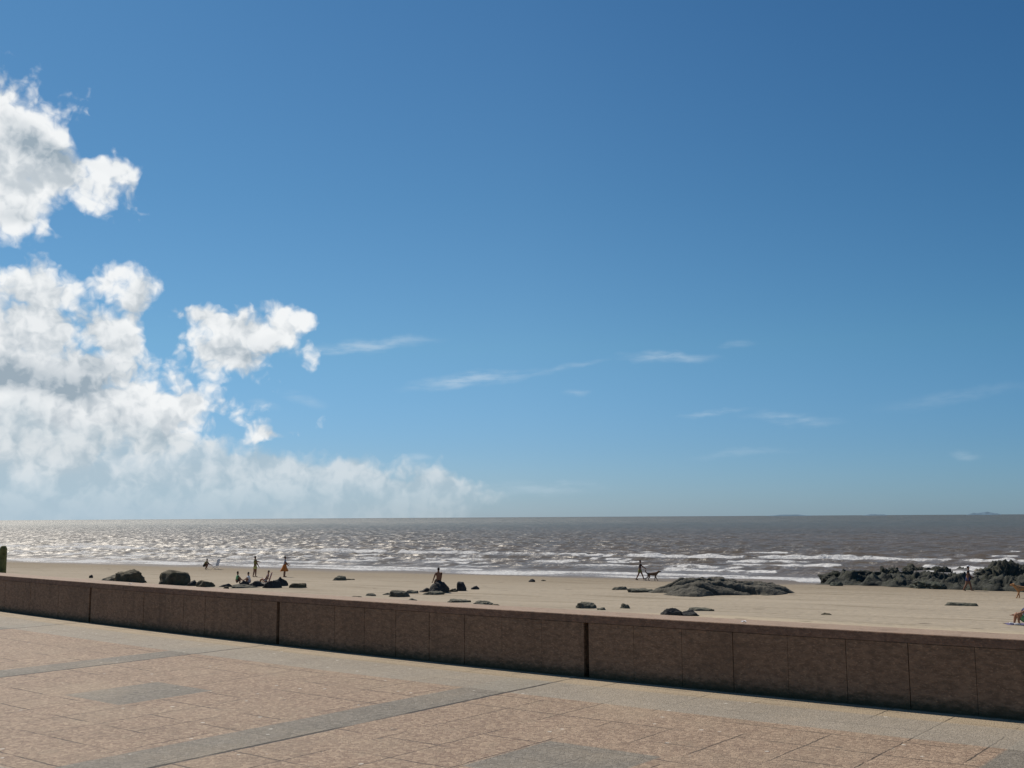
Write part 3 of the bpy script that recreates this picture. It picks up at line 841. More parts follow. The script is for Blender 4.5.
REEF = [
    (838, 584, 34, 13, 'reef', 'low black boulder at the left tip of the reef', {}),
    (836, 586, 12, 4, 'reefg', 'small weedy stone in front of the reef left tip', dict(sub=3)),
    (860, 583.5, 38, 13, 'reef', 'black boulder second from the left tip of the reef', {}),
    (850, 584.5, 22, 8, 'reefg', 'low weedy rock before the two leftmost reef boulders', {}),
    (877, 583.5, 32, 12, 'reef', 'black boulder third from the left tip of the reef', {}),
    (893, 581, 26, 14.5, 'reef', 'pointed black boulder at the left peak of the reef', {}),
    (902, 583.8, 34, 9, 'reef', 'black boulder with shadowed overhang below the left peak', dict(blocky=0.6)),
    (914, 580, 26, 15.5, 'reef', 'pointed weedy boulder right of the left peak', {}),
    (926, 583, 34, 11, 'reefg', 'weedy boulder behind the flat front slab of the reef', {}),
    (931, 589, 36, 7.5, 'reefg', 'flat grey green slab jutting forward onto the sand', dict(rough=0.22)),
    (905, 582, 34, 12, 'reef', 'black boulder filling the dip between the two left peaks of the reef', {}),
    (926, 580, 42, 13.5, 'reef', 'long black boulder directly behind the grey green front slab', {}),
    (951, 580, 36, 12.5, 'reef', 'long black boulder behind the small pale stone of the reef', {}),
    (945, 581, 18, 14, 'reef', 'small black knob in the middle of the reef', dict(blocky=0.6)),
    (950, 584, 22, 9, 'reefg', 'weedy low rock between front slab and pale stone', {}),
    (957, 578.5, 8, 4, 'pale', 'small pale stone catching the sun in the reef', dict(sub=3)),
    (962, 586, 26, 10, 'reef', 'dark rock behind the person standing at the reef', {}),
    (981, 581, 22, 12, 'pale', 'tan boulder among the black ones at the reef right part', {}),
    (976, 587, 28, 9, 'reefg', 'weedy low boulder right of the person at the reef', {}),
    (994, 584, 34, 22, 'reef', 'tall black boulder left of the reef summit', {}),
    (1006, 587, 40, 27, 'reef', 'tallest black boulder at the reef summit', {}),
    (1002, 589.5, 34, 13, 'reefg', 'broad weedy boulder below the reef summit', {}),
    (1024, 586, 36, 24, 'reef', 'black boulder right of the reef summit', {}),
]
for i, (x, y, w_, h_, mt, lb, kw) in enumerate(REEF):
    kw = dict(kw); kw.setdefault('rough', 0.27)
    rock(x, y, w_ * 1.15, h_ * 1.03 + 0.5, mt, lb, i + 120, group=G2, deep=0.75, sub=kw.pop('sub', 5), **kw)


def reef_ledge():
    """the low jagged shelf the reef boulders stand on"""
    L = on_sand(820, 584); Rr = on_sand(1075, 592)
    c = (L + Rr) / 2; ax_ = (Rr - L); W = ax_.length; ax_.normalize(); nn = Vector((-ax_.y, ax_.x, 0))
    n, m_ = 300, 60; Dp = 7.0; vs = []
    for i in range(n + 1):
        f = i / n; hp = min(1, f * 14, (1 - f) * 10)
        for j in range(m_ + 1):
            e = j / m_ * 2 - 1
            x, y = (f - 0.5) * W, e * Dp / 2 + 1.6 + 0.8 * mn.noise(Vector((f * 16, 2.2, 0))) * (1 if e < 0 else 0.3)
            q = Vector((x, y, 3.3))
            cross = max(0.0, 1 - abs(e) ** 3) ** 0.6
            rid = 1 - abs(mn.noise(q * 0.75)) * 2
            h = cross * hp * (0.42 + 0.55 * max(0, rid) ** 2 + 0.55 * mn.fractal(q * 0.6, 0.9, 2.0, 4) + 0.22 * abs(mn.fractal(q * 2.1, 0.8, 2.0, 5)))
            h *= 0.75 + 0.35 * f
            p = c + ax_ * x + nn * y
            vs.append((x, y, sz(p.x, p.y) - c.z + max(h, -0.05) - 0.06))
    fs = [(i * (m_ + 1) + j, (i + 1) * (m_ + 1) + j, (i + 1) * (m_ + 1) + j + 1, i * (m_ + 1) + j + 1) for i in range(n) for j in range(m_)]
    o = mesh_obj('rock_ledge', vs, fs, M['reef'])
    o.location = c; o.rotation_euler = (0, 0, atan2(ax_.y, ax_.x))
    tag(o, 'long jagged dark rock ledge by the water carrying the reef boulders', 'rock')


reef_ledge()


def great_rock():
    """the long low rock: a ridged hump with slanting strata"""
    L = on_sand(642, 593); Rr = on_sand(795, 592)
    c = (L + Rr) / 2; ax_ = (Rr - L); W = ax_.length; ax_.normalize()
    nn = Vector((-ax_.y, ax_.x, 0))                    # away from the viewer
    prof = [(0, 0.0), (0.03, 0.14), (0.10, 0.34), (0.2, 0.66), (0.28, 0.95), (0.36, 1.0), (0.56, 1.0), (0.66, 0.84), (0.75, 0.76), (0.86, 0.66), (0.93, 0.45), (0.975, 0.18), (1.0, 0.0)]
    xs_, hs_ = [p[0] for p in prof], [p[1] for p in prof]
    n, m_ = 220, 90
    H, Dp = 0.86, 5.2
    vs = []
    for i in range(n + 1):
        f = i / n
        hp = float(np.interp(f, xs_, hs_))
        dd = 0.25 + 0.75 * min(1, sin(pi * min(max(f, 0.0), 1.0)) * 1.3)
        front = 1.0 + 0.35 * exp(-((f - 0.22) / 0.12) ** 2) + 0.15 * sin(f * 9)
        for j in range(m_ + 1):
            e = j / m_ * 2 - 1
            y = e * Dp / 2 * dd * (front if e < 0 else 1)
            x = (f - 0.5) * W
            q = Vector((x, y, 0))
            cross = max(0.0, 1 - abs(e) ** 2.2) ** 0.7
            slant = x * 0.35 + y * 1.1
            rid = abs(mn.noise(Vector((x * 0.12 + 4, slant * 0.9, 1.7))))
            h = H * hp * cross * (0.62 + 0.95 * min(rid * 2.2, 0.55))
            h -= 0.50 * hp * cross * max(0, 0.13 - rid) / 0.13
            h += (0.20 * mn.fractal(q * 0.55 + Vector((7, 3, 1)), 1.0, 2.0, 6) + 0.10 * mn.fractal(q * 2.0, 0.8, 2.0, 5)) * (hp * cross) ** 0.5
            p = c + ax_ * x + nn * y
            vs.append((x, y, sz(p.x, p.y) - c.z + h - 0.1))
    fs = [(i * (m_ + 1) + j, (i + 1) * (m_ + 1) + j, (i + 1) * (m_ + 1) + j + 1, i * (m_ + 1) + j + 1) for i in range(n) for j in range(m_)]
    o = mesh_obj('rock', vs, fs, M['big'])
    o.location = c; o.rotation_euler = (0, 0, atan2(ax_.y, ax_.x))
    tag(o, 'great long low grey rock with slanting ridges, the largest single rock on the sand', 'rock', 'rocks scattered over the beach')


great_rock()

# ------------------------------------------------------------------ post behind the wall
def post():
    d = ray(3.0, 560); d = Vector((d.x, d.y)).normalized() * 23.4
    z0 = sz(d.x, d.y)
    top = EYE - 23.4 * (545.3 - 520.2) / hypot(FPX, 508.5)
    Hh = top - z0
    root = empty('wooden_post', (d.x, d.y, z0)); tag(root, 'weathered mossy wooden post rising behind the wall at the far left', 'post')
    mb = MB()
    n = 20; prof = [(0.078, -0.4), (0.076, 0.2), (0.073, Hh * 0.5), (0.070, Hh - 0.08), (0.064, Hh - 0.04), (0.050, Hh - 0.018), (0.035, Hh - 0.003), (0.004, Hh)]
    vs = []; fs = []
    for r_, z in prof:
        for k in range(n):
            an = 2 * pi * k / n; rr = r_ * (1 + 0.05 * sin(3 * an + z) + 0.02 * sin(11 * an))
            vs.append((rr * cos(an), rr * sin(an), z))
    for i in range(len(prof) - 1):
        for k in range(n): fs.append((i * n + k, i * n + (k + 1) % n, (i + 1) * n + (k + 1) % n, (i + 1) * n + k))
    fs.append(tuple(range((len(prof) - 1) * n, len(prof) * n)))
    mb.add(vs, fs); mb.build('shaft', M['wood'], root)
    mb = MB(); mb.tube([(0, 0, Hh * 0.72), (0, 0, Hh * 0.72 + 0.05)], 0.081, 20); mb.build('iron_band', M['dark_dot'], root)


post()

# ------------------------------------------------------------------ people
def skin_mesh(J, edges, R, sub=1, root='pelvis'):
    names = sorted({n for e in edges for n in e}); ix = {n: i for i, n in enumerate(names)}
    me = bpy.data.meshes.new('tmp'); me.from_pydata([J[n] for n in names], [(ix[a], ix[b_]) for a, b_ in edges], [])
    o = bpy.data.objects.new('tmp', me); col.objects.link(o)
    md = o.modifiers.new('s', 'SKIN'); md.use_smooth_shade = True; md.branch_smoothing = 0.4
    for n in names:
        sv = me.skin_vertices[0].data[ix[n]]
        rr = R[n]; sv.radius = rr if isinstance(rr, tuple) else (rr, rr)
        sv.use_root = (n == root)
    o.modifiers.new('u', 'SUBSURF').levels = sub
    dg = bpy.context.evaluated_depsgraph_get(); dg.update()
    e = o.evaluated_get(dg); em = e.to_mesh()
    bm = bmesh.new(); bm.from_mesh(em); bmesh.ops.recalc_face_normals(bm, faces=bm.faces)
    vs = [q.co.copy() for q in bm.verts]; fs = [[q.index for q in p.verts] for p in bm.faces]
    bm.free()
    e.to_mesh_clear(); bpy.data.objects.remove(o); bpy.data.meshes.remove(me)
    return vs, fs


def fk(H, lean=0.0, legs=((0, 0), (0, 0)), arms=((0, 0.1, 0.1), (0, 0.1, 0.1)), head=0.0, splay=(0.0, 0.0), fem=False):
    """joints of a figure facing +X (left side +Y), angles in degrees; the lowest point rests on z = 0"""
    J = {}; r_ = radians
    L = r_(lean); up = Vector((sin(L), 0, cos(L)))
    J['pelvis'] = Vector((0, 0, 0)); J['waist'] = up * 0.10 * H; J['chest'] = up * 0.205 * H; J['neck'] = up * 0.295 * H
    hu = Vector((sin(r_(head) + L * 0.4), 0, cos(r_(head) + L * 0.4)))
    J['jaw'] = J['neck'] + hu * 0.05 * H + Vector((0.008 * H, 0, 0)); J['crown'] = J['neck'] + hu * 0.135 * H
    sw = (0.105 if not fem else 0.095) * H
    for sd, sg, lg, ar, sp in (('l', 1, legs[0], arms[0], splay[0]), ('r', -1, legs[1], arms[1], splay[1])):
        hip = Vector((0, sg * 0.05 * H, -0.015 * H)); J[sd + 'hip'] = hip
        th, kn = r_(lg[0]), r_(lg[1])
        out = Vector((0, sg * sin(r_(sp)), 0))
        d1 = Vector((sin(th), 0, -cos(th))) + out; d1.normalize()
        d2 = Vector((sin(th - kn), 0, -cos(th - kn))) + out * 0.4; d2.normalize()
        J[sd + 'thigh'] = hip + d1 * 0.125 * H
        J[sd + 'knee'] = hip + d1 * 0.245 * H; J[sd + 'calf'] = J[sd + 'knee'] + d2 * 0.09 * H; J[sd + 'ankle'] = J[sd + 'knee'] + d2 * 0.235 * H
        fwd = Vector((cos(th - kn), 0, sin(th - kn) * 0.6)); fwd.normalize()
        J[sd + 'heel'] = J[sd + 'ankle'] + d2 * 0.03 * H - fwd * 0.02 * H; J[sd + 'toe'] = J[sd + 'ankle'] + d2 * 0.03 * H + fwd * 0.10 * H
        sh = J['neck'] - up * 0.035 * H + Vector((0, sg * sw, 0)); J[sd + 'shoulder'] = sh
        f, ab, el = r_(ar[0]), r_(ar[1]), r_(ar[2])
        a1 = Vector((sin(f) * cos(ab), sg * sin(ab), -cos(f) * cos(ab))); f2 = f + el
        a2 = Vector((sin(f2) * cos(ab), sg * sin(ab), -cos(f2) * cos(ab)))
        J[sd + 'elbow'] = sh + a1 * 0.175 * H; J[sd + 'wrist'] = J[sd + 'elbow'] + a2 * 0.145 * H; J[sd + 'palm'] = J[sd + 'wrist'] + a2 * 0.05 * H
        J[sd + 'hd'] = a2
    low = min([J['pelvis'].z - 0.075 * H] + [J[k].z - 0.015 * H for k in ('lheel', 'rheel', 'ltoe', 'rtoe')])
    for k in J:
        if not k.endswith('hd'): J[k] = J[k] + Vector((0, 0, -low))
    return J


RAD = dict(pelvis=(0.078, 0.062), waist=(0.068, 0.052), chest=(0.085, 0.062), neck=0.03, jaw=0.042, crown=0.05)
for s_ in 'lr':
    RAD.update({s_ + 'hip': 0.052, s_ + 'thigh': 0.05, s_ + 'knee': 0.034, s_ + 'calf': 0.034, s_ + 'ankle': 0.021, s_ + 'heel': 0.02, s_ + 'toe': 0.015,
                s_ + 'shoulder': 0.036, s_ + 'elbow': 0.025, s_ + 'wrist': 0.017, s_ + 'palm': (0.022, 0.012)})
RAD = {k: (tuple(q * 1.18 for q in v) if isinstance(v, tuple) else v * (1.0 if k in ('crown', 'jaw') else 1.22)) for k, v in RAD.items()}
BODY = [('pelvis', 'waist'), ('waist', 'chest'), ('chest', 'neck'), ('neck', 'jaw'), ('jaw', 'crown')]
for s_ in 'lr':
    BODY += [('pelvis', s_ + 'hip'), (s_ + 'hip', s_ + 'thigh'), (s_ + 'thigh', s_ + 'knee'), (s_ + 'knee', s_ + 'calf'), (s_ + 'calf', s_ + 'ankle'), (s_ + 'ankle', s_ + 'heel'), (s_ + 'heel', s_ + 'toe'),
             ('chest', s_ + 'shoulder'), (s_ + 'shoulder', s_ + 'elbow'), (s_ + 'elbow', s_ + 'wrist'), (s_ + 'wrist', s_ + 'palm')]


def person(px, py, label, H, heading, skin, clothes, loc=None, hair=True, group='people on the beach', seat=None, hand=None, **pose):
    """clothes: list of (part name, material, kind)"""
    P = Vector(loc) if loc is not None else on_sand(px, py)
    root = empty('person', P, heading); tag(root, label, 'person', group)
    J = fk(H, **pose)
    if seat is not None: root.location.z = seat - (J['pelvis'].z - 0.072 * H)
    if hand is not None:                                  # left hand planted on a given point
        t_ = Vector(hand) - root.location; t_ = Vector((t_.x * cos(-heading) - t_.y * sin(-heading), t_.x * sin(-heading) + t_.y * cos(-heading), t_.z))
        S_ = J['lshoulder']; d_ = t_ - S_; ln = min(d_.length, 0.365 * H); d_.normalize()
        J['lelbow'] = S_ + d_ * ln * 0.47 + Vector((-0.02, 0.01, 0)) * H; J['lwrist'] = S_ + d_ * ln * 0.87; J['lpalm'] = S_ + d_ * ln; J['lhd'] = (d_ + Vector((0.6, 0.3, 0.2))).normalized()
    R = {k: (tuple(q * H for q in v) if isinstance(v, tuple) else v * H) for k, v in RAD.items()}
    vs, fs = skin_mesh(J, BODY, R)
    mb = MB(); mb.add(vs, fs)
    hu = (J['crown'] - J['jaw']).normalized(); fw = Vector((hu.z, 0, -hu.x))
    hc = J['jaw'].lerp(J['crown'], 0.55)
    # nose, brow, eyes, lips, ears
    mb.ball(hc + fw * 0.040 * H - hu * 0.012 * H, (0.012 * H, 0.008 * H, 0.013 * H), 2)
    for sg in (1, -1):
        mb.ball(hc + fw * 0.034 * H + Vector((0, sg * 0.017 * H, 0)) + hu * 0.006 * H, 0.0065 * H, 1)
        mb.ball(hc + Vector((0, sg * 0.040 * H, 0)) - hu * 0.008 * H, (0.012 * H, 0.005 * H, 0.018 * H), 1)
    mb.ball(hc + fw * 0.034 * H - hu * 0.034 * H, (0.006 * H, 0.013 * H, 0.005 * H), 1)
    for sd, sg in (('l', 1), ('r', -1)):               # five fingers each
        d = J[sd + 'hd']; p0 = J[sd + 'palm']
        side = Vector((0, 1, 0)) - d * d.y; side.normalize(); nrm = d.cross(side)
        for q, ln in ((-1.5, 0.034), (-0.5, 0.043), (0.5, 0.046), (1.5, 0.040)):
            b0 = p0 + nrm * 0; b0 = p0 + side * q * 0.0095 * H
            mb.tube([b0 - d * 0.012 * H, b0 + d * ln * 0.5 * H, b0 + d * ln * 0.85 * H - nrm * 0.012 * H * sg], [0.0052 * H, 0.005 * H, 0.004 * H], 6)
        th = p0 - d * 0.028 * H + side * 0.016 * H
        mb.tube([th, th + side * 0.016 * H + d * 0.02 * H, th + side * 0.02 * H + d * 0.04 * H], [0.0065 * H, 0.006 * H, 0.0045 * H], 6)
    mb.build('body', M[skin], root)
    if hair:
        hb = MB(); bm = bmesh.new(); bmesh.ops.create_icosphere(bm, subdivisions=3, radius=1)
        keep = {}
        hv = []
        for q in bm.verts:
            c_ = q.co
            k_ = c_.x * 0.75 - c_.z * 0.9
            f_ = 1.0 if k_ < 0.25 else max(0.86, 1.0 - (k_ - 0.25) * 0.5)
            hv.append(hc + hu * 0.012 * H - fw * 0.006 * H + (fw * c_.x * 0.051 + Vector((0, c_.y, 0)) * 0.048 + hu * c_.z * 0.066) * H * f_)
        hf = []
        for f in bm.faces:
            cc = f.calc_center_median()
            if cc.x * 0.75 - cc.z * 0.9 < 0.28: hf.append([q.index for q in f.verts])
        bm.free(); hb.add(hv, hf); hb.build('hair', M[hair if isinstance(hair, str) else 'hair'], root)
    inf = lambda ks, k: {q: (tuple(z * k for z in R[q]) if isinstance(R[q], tuple) else R[q] * k) for q in ks}
    for nm, mt, kind in clothes:
        if kind == 'shorts':
            JJ = dict(J); JJ['hi'] = J['pelvis'].lerp(J['waist'], 0.85)
            ed = [('pelvis', 'hi')]; RR = inf(['pelvis'], 1.16); RR['hi'] = tuple(q * 1.10 for q in R['pelvis'])
            for s_ in 'lr':
                JJ[s_ + 'q'] = J[s_ + 'thigh'].lerp(J[s_ + 'knee'], 0.35); ed += [('pelvis', s_ + 'hip'), (s_ + 'hip', s_ + 'q')]
                RR[s_ + 'hip'] = R[s_ + 'hip'] * 1.2; RR[s_ + 'q'] = R[s_ + 'thigh'] * 1.18
            vs, fs = skin_mesh(JJ, ed, RR)
        elif kind == 'shirt':
            JJ = dict(J); JJ['nk'] = J['chest'].lerp(J['neck'], 0.8); JJ['lo'] = J['pelvis'] + (J['waist'] - J['pelvis']) * 0.12
            ed = [('lo', 'waist'), ('waist', 'chest'), ('chest', 'nk')]; RR = inf(['waist', 'chest'], 1.16); RR['lo'] = tuple(q * 1.10 for q in R['pelvis']); RR['nk'] = 0.05 * H
            for s_ in 'lr':
                JJ[s_ + 'q'] = J[s_ + 'shoulder'].lerp(J[s_ + 'elbow'], 0.6); ed += [('chest', s_ + 'shoulder'), (s_ + 'shoulder', s_ + 'q')]
                RR[s_ + 'shoulder'] = R[s_ + 'shoulder'] * 1.25; RR[s_ + 'q'] = 0.036 * H
            vs, fs = skin_mesh(JJ, ed, RR, root='lo')
        elif kind == 'trousers':
            ed = [('pelvis', 'waist')]; RR = inf(['pelvis'], 1.12); RR['waist'] = tuple(q * 0.9 for q in R['waist'])
            for s_ in 'lr':
                ed += [('pelvis', s_ + 'hip'), (s_ + 'hip', s_ + 'thigh'), (s_ + 'thigh', s_ + 'knee'), (s_ + 'knee', s_ + 'calf')]
                RR.update(inf([s_ + 'hip', s_ + 'thigh', s_ + 'knee', s_ + 'calf'], 1.22))
            vs, fs = skin_mesh(J, ed, RR)
        elif kind == 'wrap':                             # a cloth hung round the hips, wind-blown to the back
            n = 28; vs = []; fs = []
            top = J['waist'].z * 0.93; bot = J['lknee'].z * 1.0
            for i in range(9):
                f = i / 8; z = top + (bot - top) * f
                for k in range(n):
                    an = 2 * pi * k / n; fl = 1 + 0.12 * f * sin(an * 5 + 1) + 0.05 * sin(an * 9)
                    rx = (0.075 + 0.05 * f * f + (0.10 * f if cos(an) < -0.2 else 0.045 * f)) * H * fl; ry = (0.092 + 0.03 * f) * H * fl
                    vs.append((J['pelvis'].x + rx * cos(an), ry * sin(an), z + 0.02 * H * sin(an * 2) * f))
            for i in range(8):
                for k in range(n): fs.append((i * n + k, i * n + (k + 1) % n, (i + 1) * n + (k + 1) % n, (i + 1) * n + k))
        elif kind == 'cap':
            cb = MB(); c0 = hc + hu * 0.035 * H
            bm = bmesh.new(); bmesh.ops.create_icosphere(bm, subdivisions=3, radius=1)
            vv_ = [c0 + (fw * q.co.x * 0.06 + Vector((0, q.co.y, 0)) * 0.056 + hu * max(q.co.z, -0.05) * 0.05) * H for q in bm.verts]
            cb.add(vv_, [[q.index for q in f.verts] for f in bm.faces]); bm.free()
            cb.ball(c0 + fw * 0.075 * H, (0.045 * H, 0.045 * H, 0.005 * H), 2)
            vs, fs = cb.v, cb.f
        elif kind == 'shoes':
            for s_ in 'lr':
                sb = MB()
                a_, b_ = J[s_ + 'heel'], J[s_ + 'toe']
                sb.tube([a_ - (b_ - a_) * 0.15, a_, (a_ + b_) / 2, b_, b_ + (b_ - a_) * 0.1], [0.012 * H, 0.027 * H, 0.026 * H, 0.022 * H, 0.009 * H], 10)
                sb.build('shoe', M[mt], root)
            continue
        cb = MB(); cb.add(vs, fs); cb.build(nm, M[mt], root)
    return root


SIT = dict(legs=((136, 138), (141, 146)))
STAND = dict(legs=((4, 4), (-5, 6)), arms=((4, 8, 12), (-4, 8, 10)))

# couple near the water, far left
person(204, 569.5, 'person in dark green top crouching by the water beside a pale beach chair', 1.7, radians(-15), 'skin2', [('shirt', 'olive', 'shirt'), ('shorts', 'black', 'shorts')],
       lean=36, legs=((112, 134), (100, 128)), arms=((40, 10, 25), (55, 10, 20)))
# child in green
person(236.5, 584, 'child in pale green top sitting on the sand left of the other bathers', 1.62, radians(25), 'skin2', [('shirt', 'green', 'shirt'), ('shorts', 'black', 'shorts')],
       lean=8, arms=((45, 12, 15), (40, 12, 15)), **SIT)
# standing with arm out
person(255, 577, 'person standing in yellow and olive swimwear, one arm stretched out to the right', 1.78, radians(-10), 'skin2', [('shorts', 'yellow', 'shorts'), ('top', 'olive', 'shirt')],
       lean=-2, legs=((3, 4), (-6, 6)), arms=((12, 10, 20), (72, 4, 8)))
# pale seated
person(250, 584.5, 'person in pale clothes sitting low in front of the one with outstretched arm', 1.6, radians(200), 'skin', [('shirt', 'white', 'shirt'), ('shorts', 'grey', 'shorts')],
       lean=15, arms=((50, 12, 20), (45, 12, 20)), **SIT)
# with orange wrap
person(284.5, 577, 'person standing in grey top with an orange cloth round the hips', 1.8, radians(15), 'skin2', [('shirt', 'grey', 'shirt'), ('wrap', 'orange', 'wrap')],
       lean=2, legs=((3, 3), (-2, 5)), arms=((25, 14, 45), (10, 12, 50)))
# dog walker
person(640, 580, 'person in dark top striding along the waterline behind a brown dog', 1.66, radians(0), 'skin2', [('shirt', 'black', 'shirt'), ('shorts', 'olive', 'shorts'), ('shoes', 'dark_dot', 'shoes')],
       lean=5, legs=((27, 6), (-18, 10)), arms=((-14, 8, 12), (42, 5, 16)))
# person at the reef
person(968.5, 591, 'sunburnt person in dark clothes and white cap walking in front of the reef', 1.76, radians(-20), 'skin2', [('shirt', 'black', 'shirt'), ('shorts', 'navy', 'shorts'), ('cap', 'white', 'cap')],
       lean=6, legs=((18, 8), (-14, 14)), arms=((18, 8, 18), (-12, 8, 15)))
# sitter at the right edge
pr = on_sand(1023.5, 625.5)
person(0, 0, 'person sitting with raised knees on a towel at the right edge', 1.74, radians(172), 'skin', [('shorts', 'green', 'shorts'), ('shirt', 'navy', 'shirt'), ('shoes', 'white', 'shoes')], loc=(pr.x + 0.12, pr.y + 0.1, pr.z + 0.02),
       lean=-10, legs=((138, 140), (134, 120)), arms=((62, 12, 14), (40, 14, 40)))
# man on the boulder, seen from behind, leaning on his left arm
pb = on_sand(436, 593)
dg = bpy.context.evaluated_depsgraph_get()
bould = [o for o in col.objects if o.get('label', '').startswith('dark domed boulder')][0]
dome_top = max(v.co.z for v in bould.data.vertices) + bould.location.z
_h = max((v.co for v in bould.data.vertices if -0.60 < v.co.x < -0.46 and -0.2 < v.co.y < 0.3), key=lambda q: q.z)
_ba = bould.rotation_euler.z
hand_pt = (bould.location.x + _h.x * cos(_ba) - _h.y * sin(_ba), bould.location.y + _h.x * sin(_ba) + _h.y * cos(_ba), bould.location.z + _h.z + 0.03)
person(0, 0, 'shirtless man seen from behind sitting on a dark boulder, propped on one arm', 1.74, radians(112), 'skin2', [('shorts', 'black', 'shorts')], loc=(bould.location.x - 0.06, bould.location.y + 0.16, dome_top), seat=dome_top - 0.07, hand=hand_pt,
       lean=-4, legs=((78, 62), (82, 66)), arms=((4, 25, 6), (22, 8, 20)))

# ------------------------------------------------------------------ dogs
def dog(px, py, label, h, heading, mat, pose=0, shift=(0, 0)):
    P = on_sand(px, py)
    root = empty('dog', (P.x + shift[0], P.y + shift[1], P.z), heading); tag(root, label, 'dog', 'dogs on the beach')
    k = h / 0.62
    J = dict(pelvis=(-0.34, 0, 0.56), loin=(-0.12, 0, 0.545), rib=(0.12, 0, 0.53), chest=(0.3, 0, 0.545), nk=(0.43, 0, 0.66), skull=(0.53, 0, 0.76), snout=(0.66, 0, 0.735), nose=(0.73, 0, 0.725),
             t1=(-0.44, 0, 0.60), t2=(-0.54, 0, 0.70), t3=(-0.57, 0, 0.82), t4=(-0.53, 0, 0.9))
    R = dict(pelvis=(0.095, 0.11), loin=(0.095, 0.10), rib=(0.125, 0.145), chest=(0.115, 0.135), nk=0.085, skull=0.075, snout=0.042, nose=0.026, t1=0.035, t2=0.035, t3=0.034, t4=0.018)
    E_ = [('pelvis', 'loin'), ('loin', 'rib'), ('rib', 'chest'), ('chest', 'nk'), ('nk', 'skull'), ('skull', 'snout'), ('snout', 'nose'), ('pelvis', 't1'), ('t1', 't2'), ('t2', 't3'), ('t3', 't4')]
    for s_, sg, ff, fb in (('l', 1, 0.12, -0.12), ('r', -1, -0.10, 0.12)):
        y = sg * 0.09
        J.update({s_ + 'sh': (0.27, y, 0.45), s_ + 'el': (0.24 + ff * 0.2, y, 0.32), s_ + 'wr': (0.27 + ff * 0.75, y, 0.15), s_ + 'pw': (0.28 + ff, y, 0.025), s_ + 'pt': (0.34 + ff, y, 0.02)})
        R.update({s_ + 'sh': 0.065, s_ + 'el': 0.042, s_ + 'wr': 0.028, s_ + 'pw': 0.027, s_ + 'pt': 0.022})
        J.update({s_ + 'hp': (-0.33, y, 0.45), s_ + 'kn': (-0.26 + fb * 0.5, y, 0.32), s_ + 'hk': (-0.44 + fb * 0.8, y, 0.19), s_ + 'hf': (-0.41 + fb, y, 0.025), s_ + 'ht': (-0.35 + fb, y, 0.02)})
        R.update({s_ + 'hp': 0.08, s_ + 'kn': 0.052, s_ + 'hk': 0.028, s_ + 'hf': 0.026, s_ + 'ht': 0.022})
        E_ += [('chest', s_ + 'sh'), (s_ + 'sh', s_ + 'el'), (s_ + 'el', s_ + 'wr'), (s_ + 'wr', s_ + 'pw'), (s_ + 'pw', s_ + 'pt'), ('pelvis', s_ + 'hp'), (s_ + 'hp', s_ + 'kn'), (s_ + 'kn', s_ + 'hk'), (s_ + 'hk', s_ + 'hf'), (s_ + 'hf', s_ + 'ht')]
    J = {q: Vector(v) * k for q, v in J.items()}; R = {q: (tuple(z * k for z in v) if isinstance(v, tuple) else v * k) for q, v in R.items()}
    R = {q: (tuple(z * 1.2 for z in v) if isinstance(v, tuple) else v * 1.2) for q, v in R.items()}
    vs, fs = skin_mesh(J, E_, R, 2, 'pelvis')
    mb = MB(); mb.add(vs, fs)
    for sg in (1, -1):                                   # drop ears
        mb.tube([(0.51 * k, sg * 0.06 * k, 0.82 * k), (0.50 * k, sg * 0.095 * k, 0.77 * k), (0.52 * k, sg * 0.10 * k, 0.70 * k)], [0.02 * k, 0.035 * k, 0.012 * k], 8)
    mb.build('body', M[mat], root)
    mb = MB(); mb.ball((0.722 * k, 0, 0.732 * k), 0.022 * k, 2)
    mb.build('nose', M['dark_dot'], root)
    for sg in (1, -1):
        mb = MB(); mb.ball((0.585 * k, sg * 0.050 * k, 0.775 * k), 0.012 * k, 1); mb.build('eye', M['dark_dot'], root)


dog(652.5, 580.7, 'brown dog with raised tail walking ahead of its owner along the waterline', 0.62, radians(-4), 'brownfur')
dog(1023.5, 598, 'tan dog standing on the sand at the right edge of the beach', 0.66, radians(176), 'tanfur')

# ------------------------------------------------------------------ beach things
def beach_chair(px, py, label, heading, cloth, low=False, group='beach chairs'):
    P = on_sand(px, py)
    root = empty('beach_chair', P, heading); tag(root, label, 'chair', group)
    h = 0.16 if low else 0.38
    mb = MB(); mb.box((0.0, 0, h), (0.5, 0.52, 0.03)); mb.build('seat', M[cloth], root, False)
    mb = MB()
    for i in range(6):
        f = i / 5; mb.box((-0.27 - 0.16 * f, 0, h + 0.06 + 0.56 * f), (0.035, 0.52, 0.125))
    mb.build('backrest', M[cloth], root, False)
    for sg in (1, -1):
        mb = MB(); mb.tube([(0.28, sg * 0.28, 0.0), (-0.24, sg * 0.28, h + 0.02), (-0.46, sg * 0.28, h + 0.68)], 0.014); mb.build('side_frame', M['metal'], root)
        mb = MB(); mb.tube([(-0.3, sg * 0.30, 0.0), (0.24, sg * 0.30, h)], 0.014); mb.build('leg', M['metal'], root)
        mb = MB(); mb.box((-0.06, sg * 0.30, h + 0.22), (0.44, 0.05, 0.025)); mb.build('armrest', M[cloth], root, False)


beach_chair(215, 569.3, 'white low beach chair standing at the edge of the surf', radians(165), 'white')
beach_chair(265.5, 584, 'red low beach chair with raised backrest among the bathers', radians(185), 'red', True)


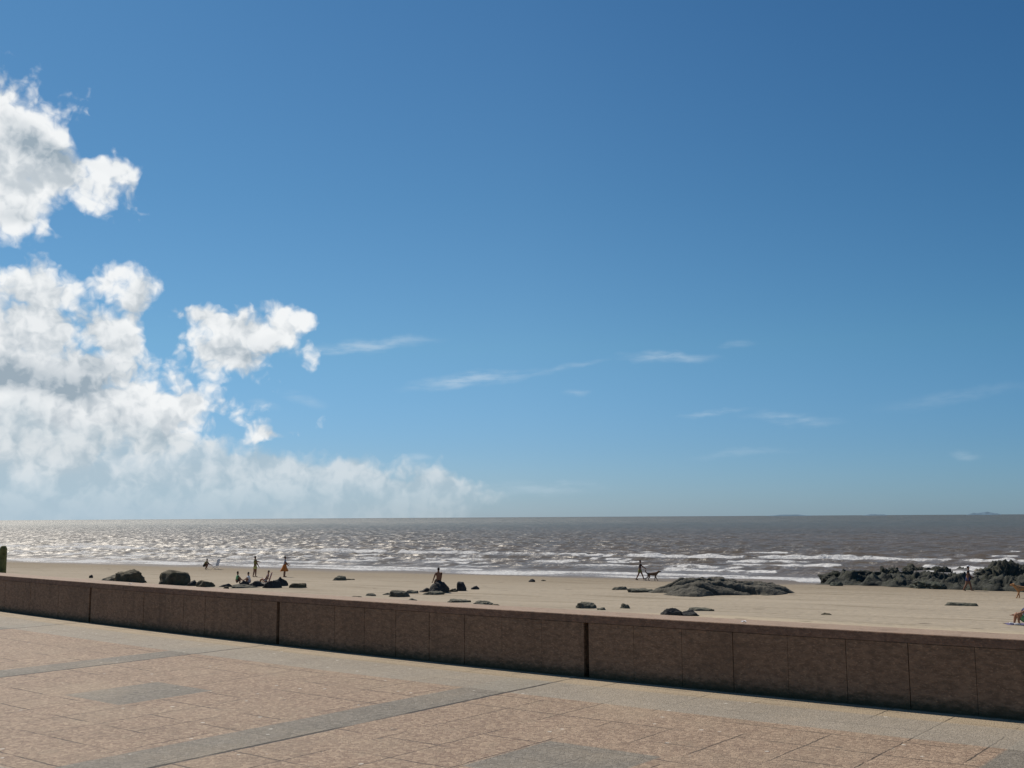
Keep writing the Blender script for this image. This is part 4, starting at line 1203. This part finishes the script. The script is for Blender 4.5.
pch = on_sand(265.5, 584)
person(0, 0, 'person in pale pink top sitting back in the red chair', 1.6, radians(185), 'skin', [('shirt', 'pink', 'shirt'), ('shorts', 'white', 'shorts')],
       loc=(pch.x + 0.06, pch.y, pch.z), seat=pch.z + 0.18, lean=-16, legs=((104, 80), (108, 88)), arms=((25, 12, 25), (20, 12, 30)))


def towel(px, py, label, w_, d_, mat, rz):
    P = on_sand(px, py); n = 16; vs = []
    for i in range(n + 1):
        for j in range(n + 1):
            x, y = (i / n - 0.5) * w_, (j / n - 0.5) * d_
            X, Y = P.x + x * cos(rz) - y * sin(rz), P.y + x * sin(rz) + y * cos(rz)
            vs.append((X - P.x, Y - P.y, sz(X, Y) - P.z + 0.014 + 0.012 * sin(x * 14 + y * 5)))
    fs = [(i * (n + 1) + j, (i + 1) * (n + 1) + j, (i + 1) * (n + 1) + j + 1, i * (n + 1) + j + 1) for i in range(n) for j in range(n)]
    o = mesh_obj('beach_towel', vs, fs, M[mat]); o.location = P
    tag(o, label, 'towel')


towel(1026, 624.5, 'crumpled purple beach towel under the person at the right edge', 1.7, 0.9, 'purple', radians(-8))


def scrap(s, t, label, sd):
    vs = []; r = random.Random(sd)
    for i in range(5):
        for j in range(5):
            vs.append(((i - 2) * 0.011, (j - 2) * 0.009, 0.012 + r.uniform(-0.006, 0.010)))
    fs = [(i * 5 + j, (i + 1) * 5 + j, (i + 1) * 5 + j + 1, i * 5 + j + 1) for i in range(4) for j in range(4)]
    o = mesh_obj('paper_scrap', vs, fs, M['paper']); o.location = wp(s, t, 0.615); tag(o, label, 'litter', 'paper scraps on the wall')


scrap(14.45, -0.1, 'white crumpled paper scrap lying on the right part of the wall top', 1)
scrap(4.25, -0.12, 'white crumpled paper scrap lying on the left part of the wall top', 2)

# ------------------------------------------------------------------ render settings
sc.render.engine = 'CYCLES'
sc.view_settings.view_transform = 'Standard'; sc.view_settings.look = 'None'
sc.view_settings.exposure = 0; sc.view_settings.gamma = 1
sc.cycles.use_denoising = True
sc.cycles.max_bounces = 5; sc.cycles.diffuse_bounces = 2; sc.cycles.glossy_bounces = 2; sc.cycles.transmission_bounces = 0
sc.cycles.caustics_reflective = False; sc.cycles.caustics_refractive = False
sc.cycles.sample_clamp_indirect = 4
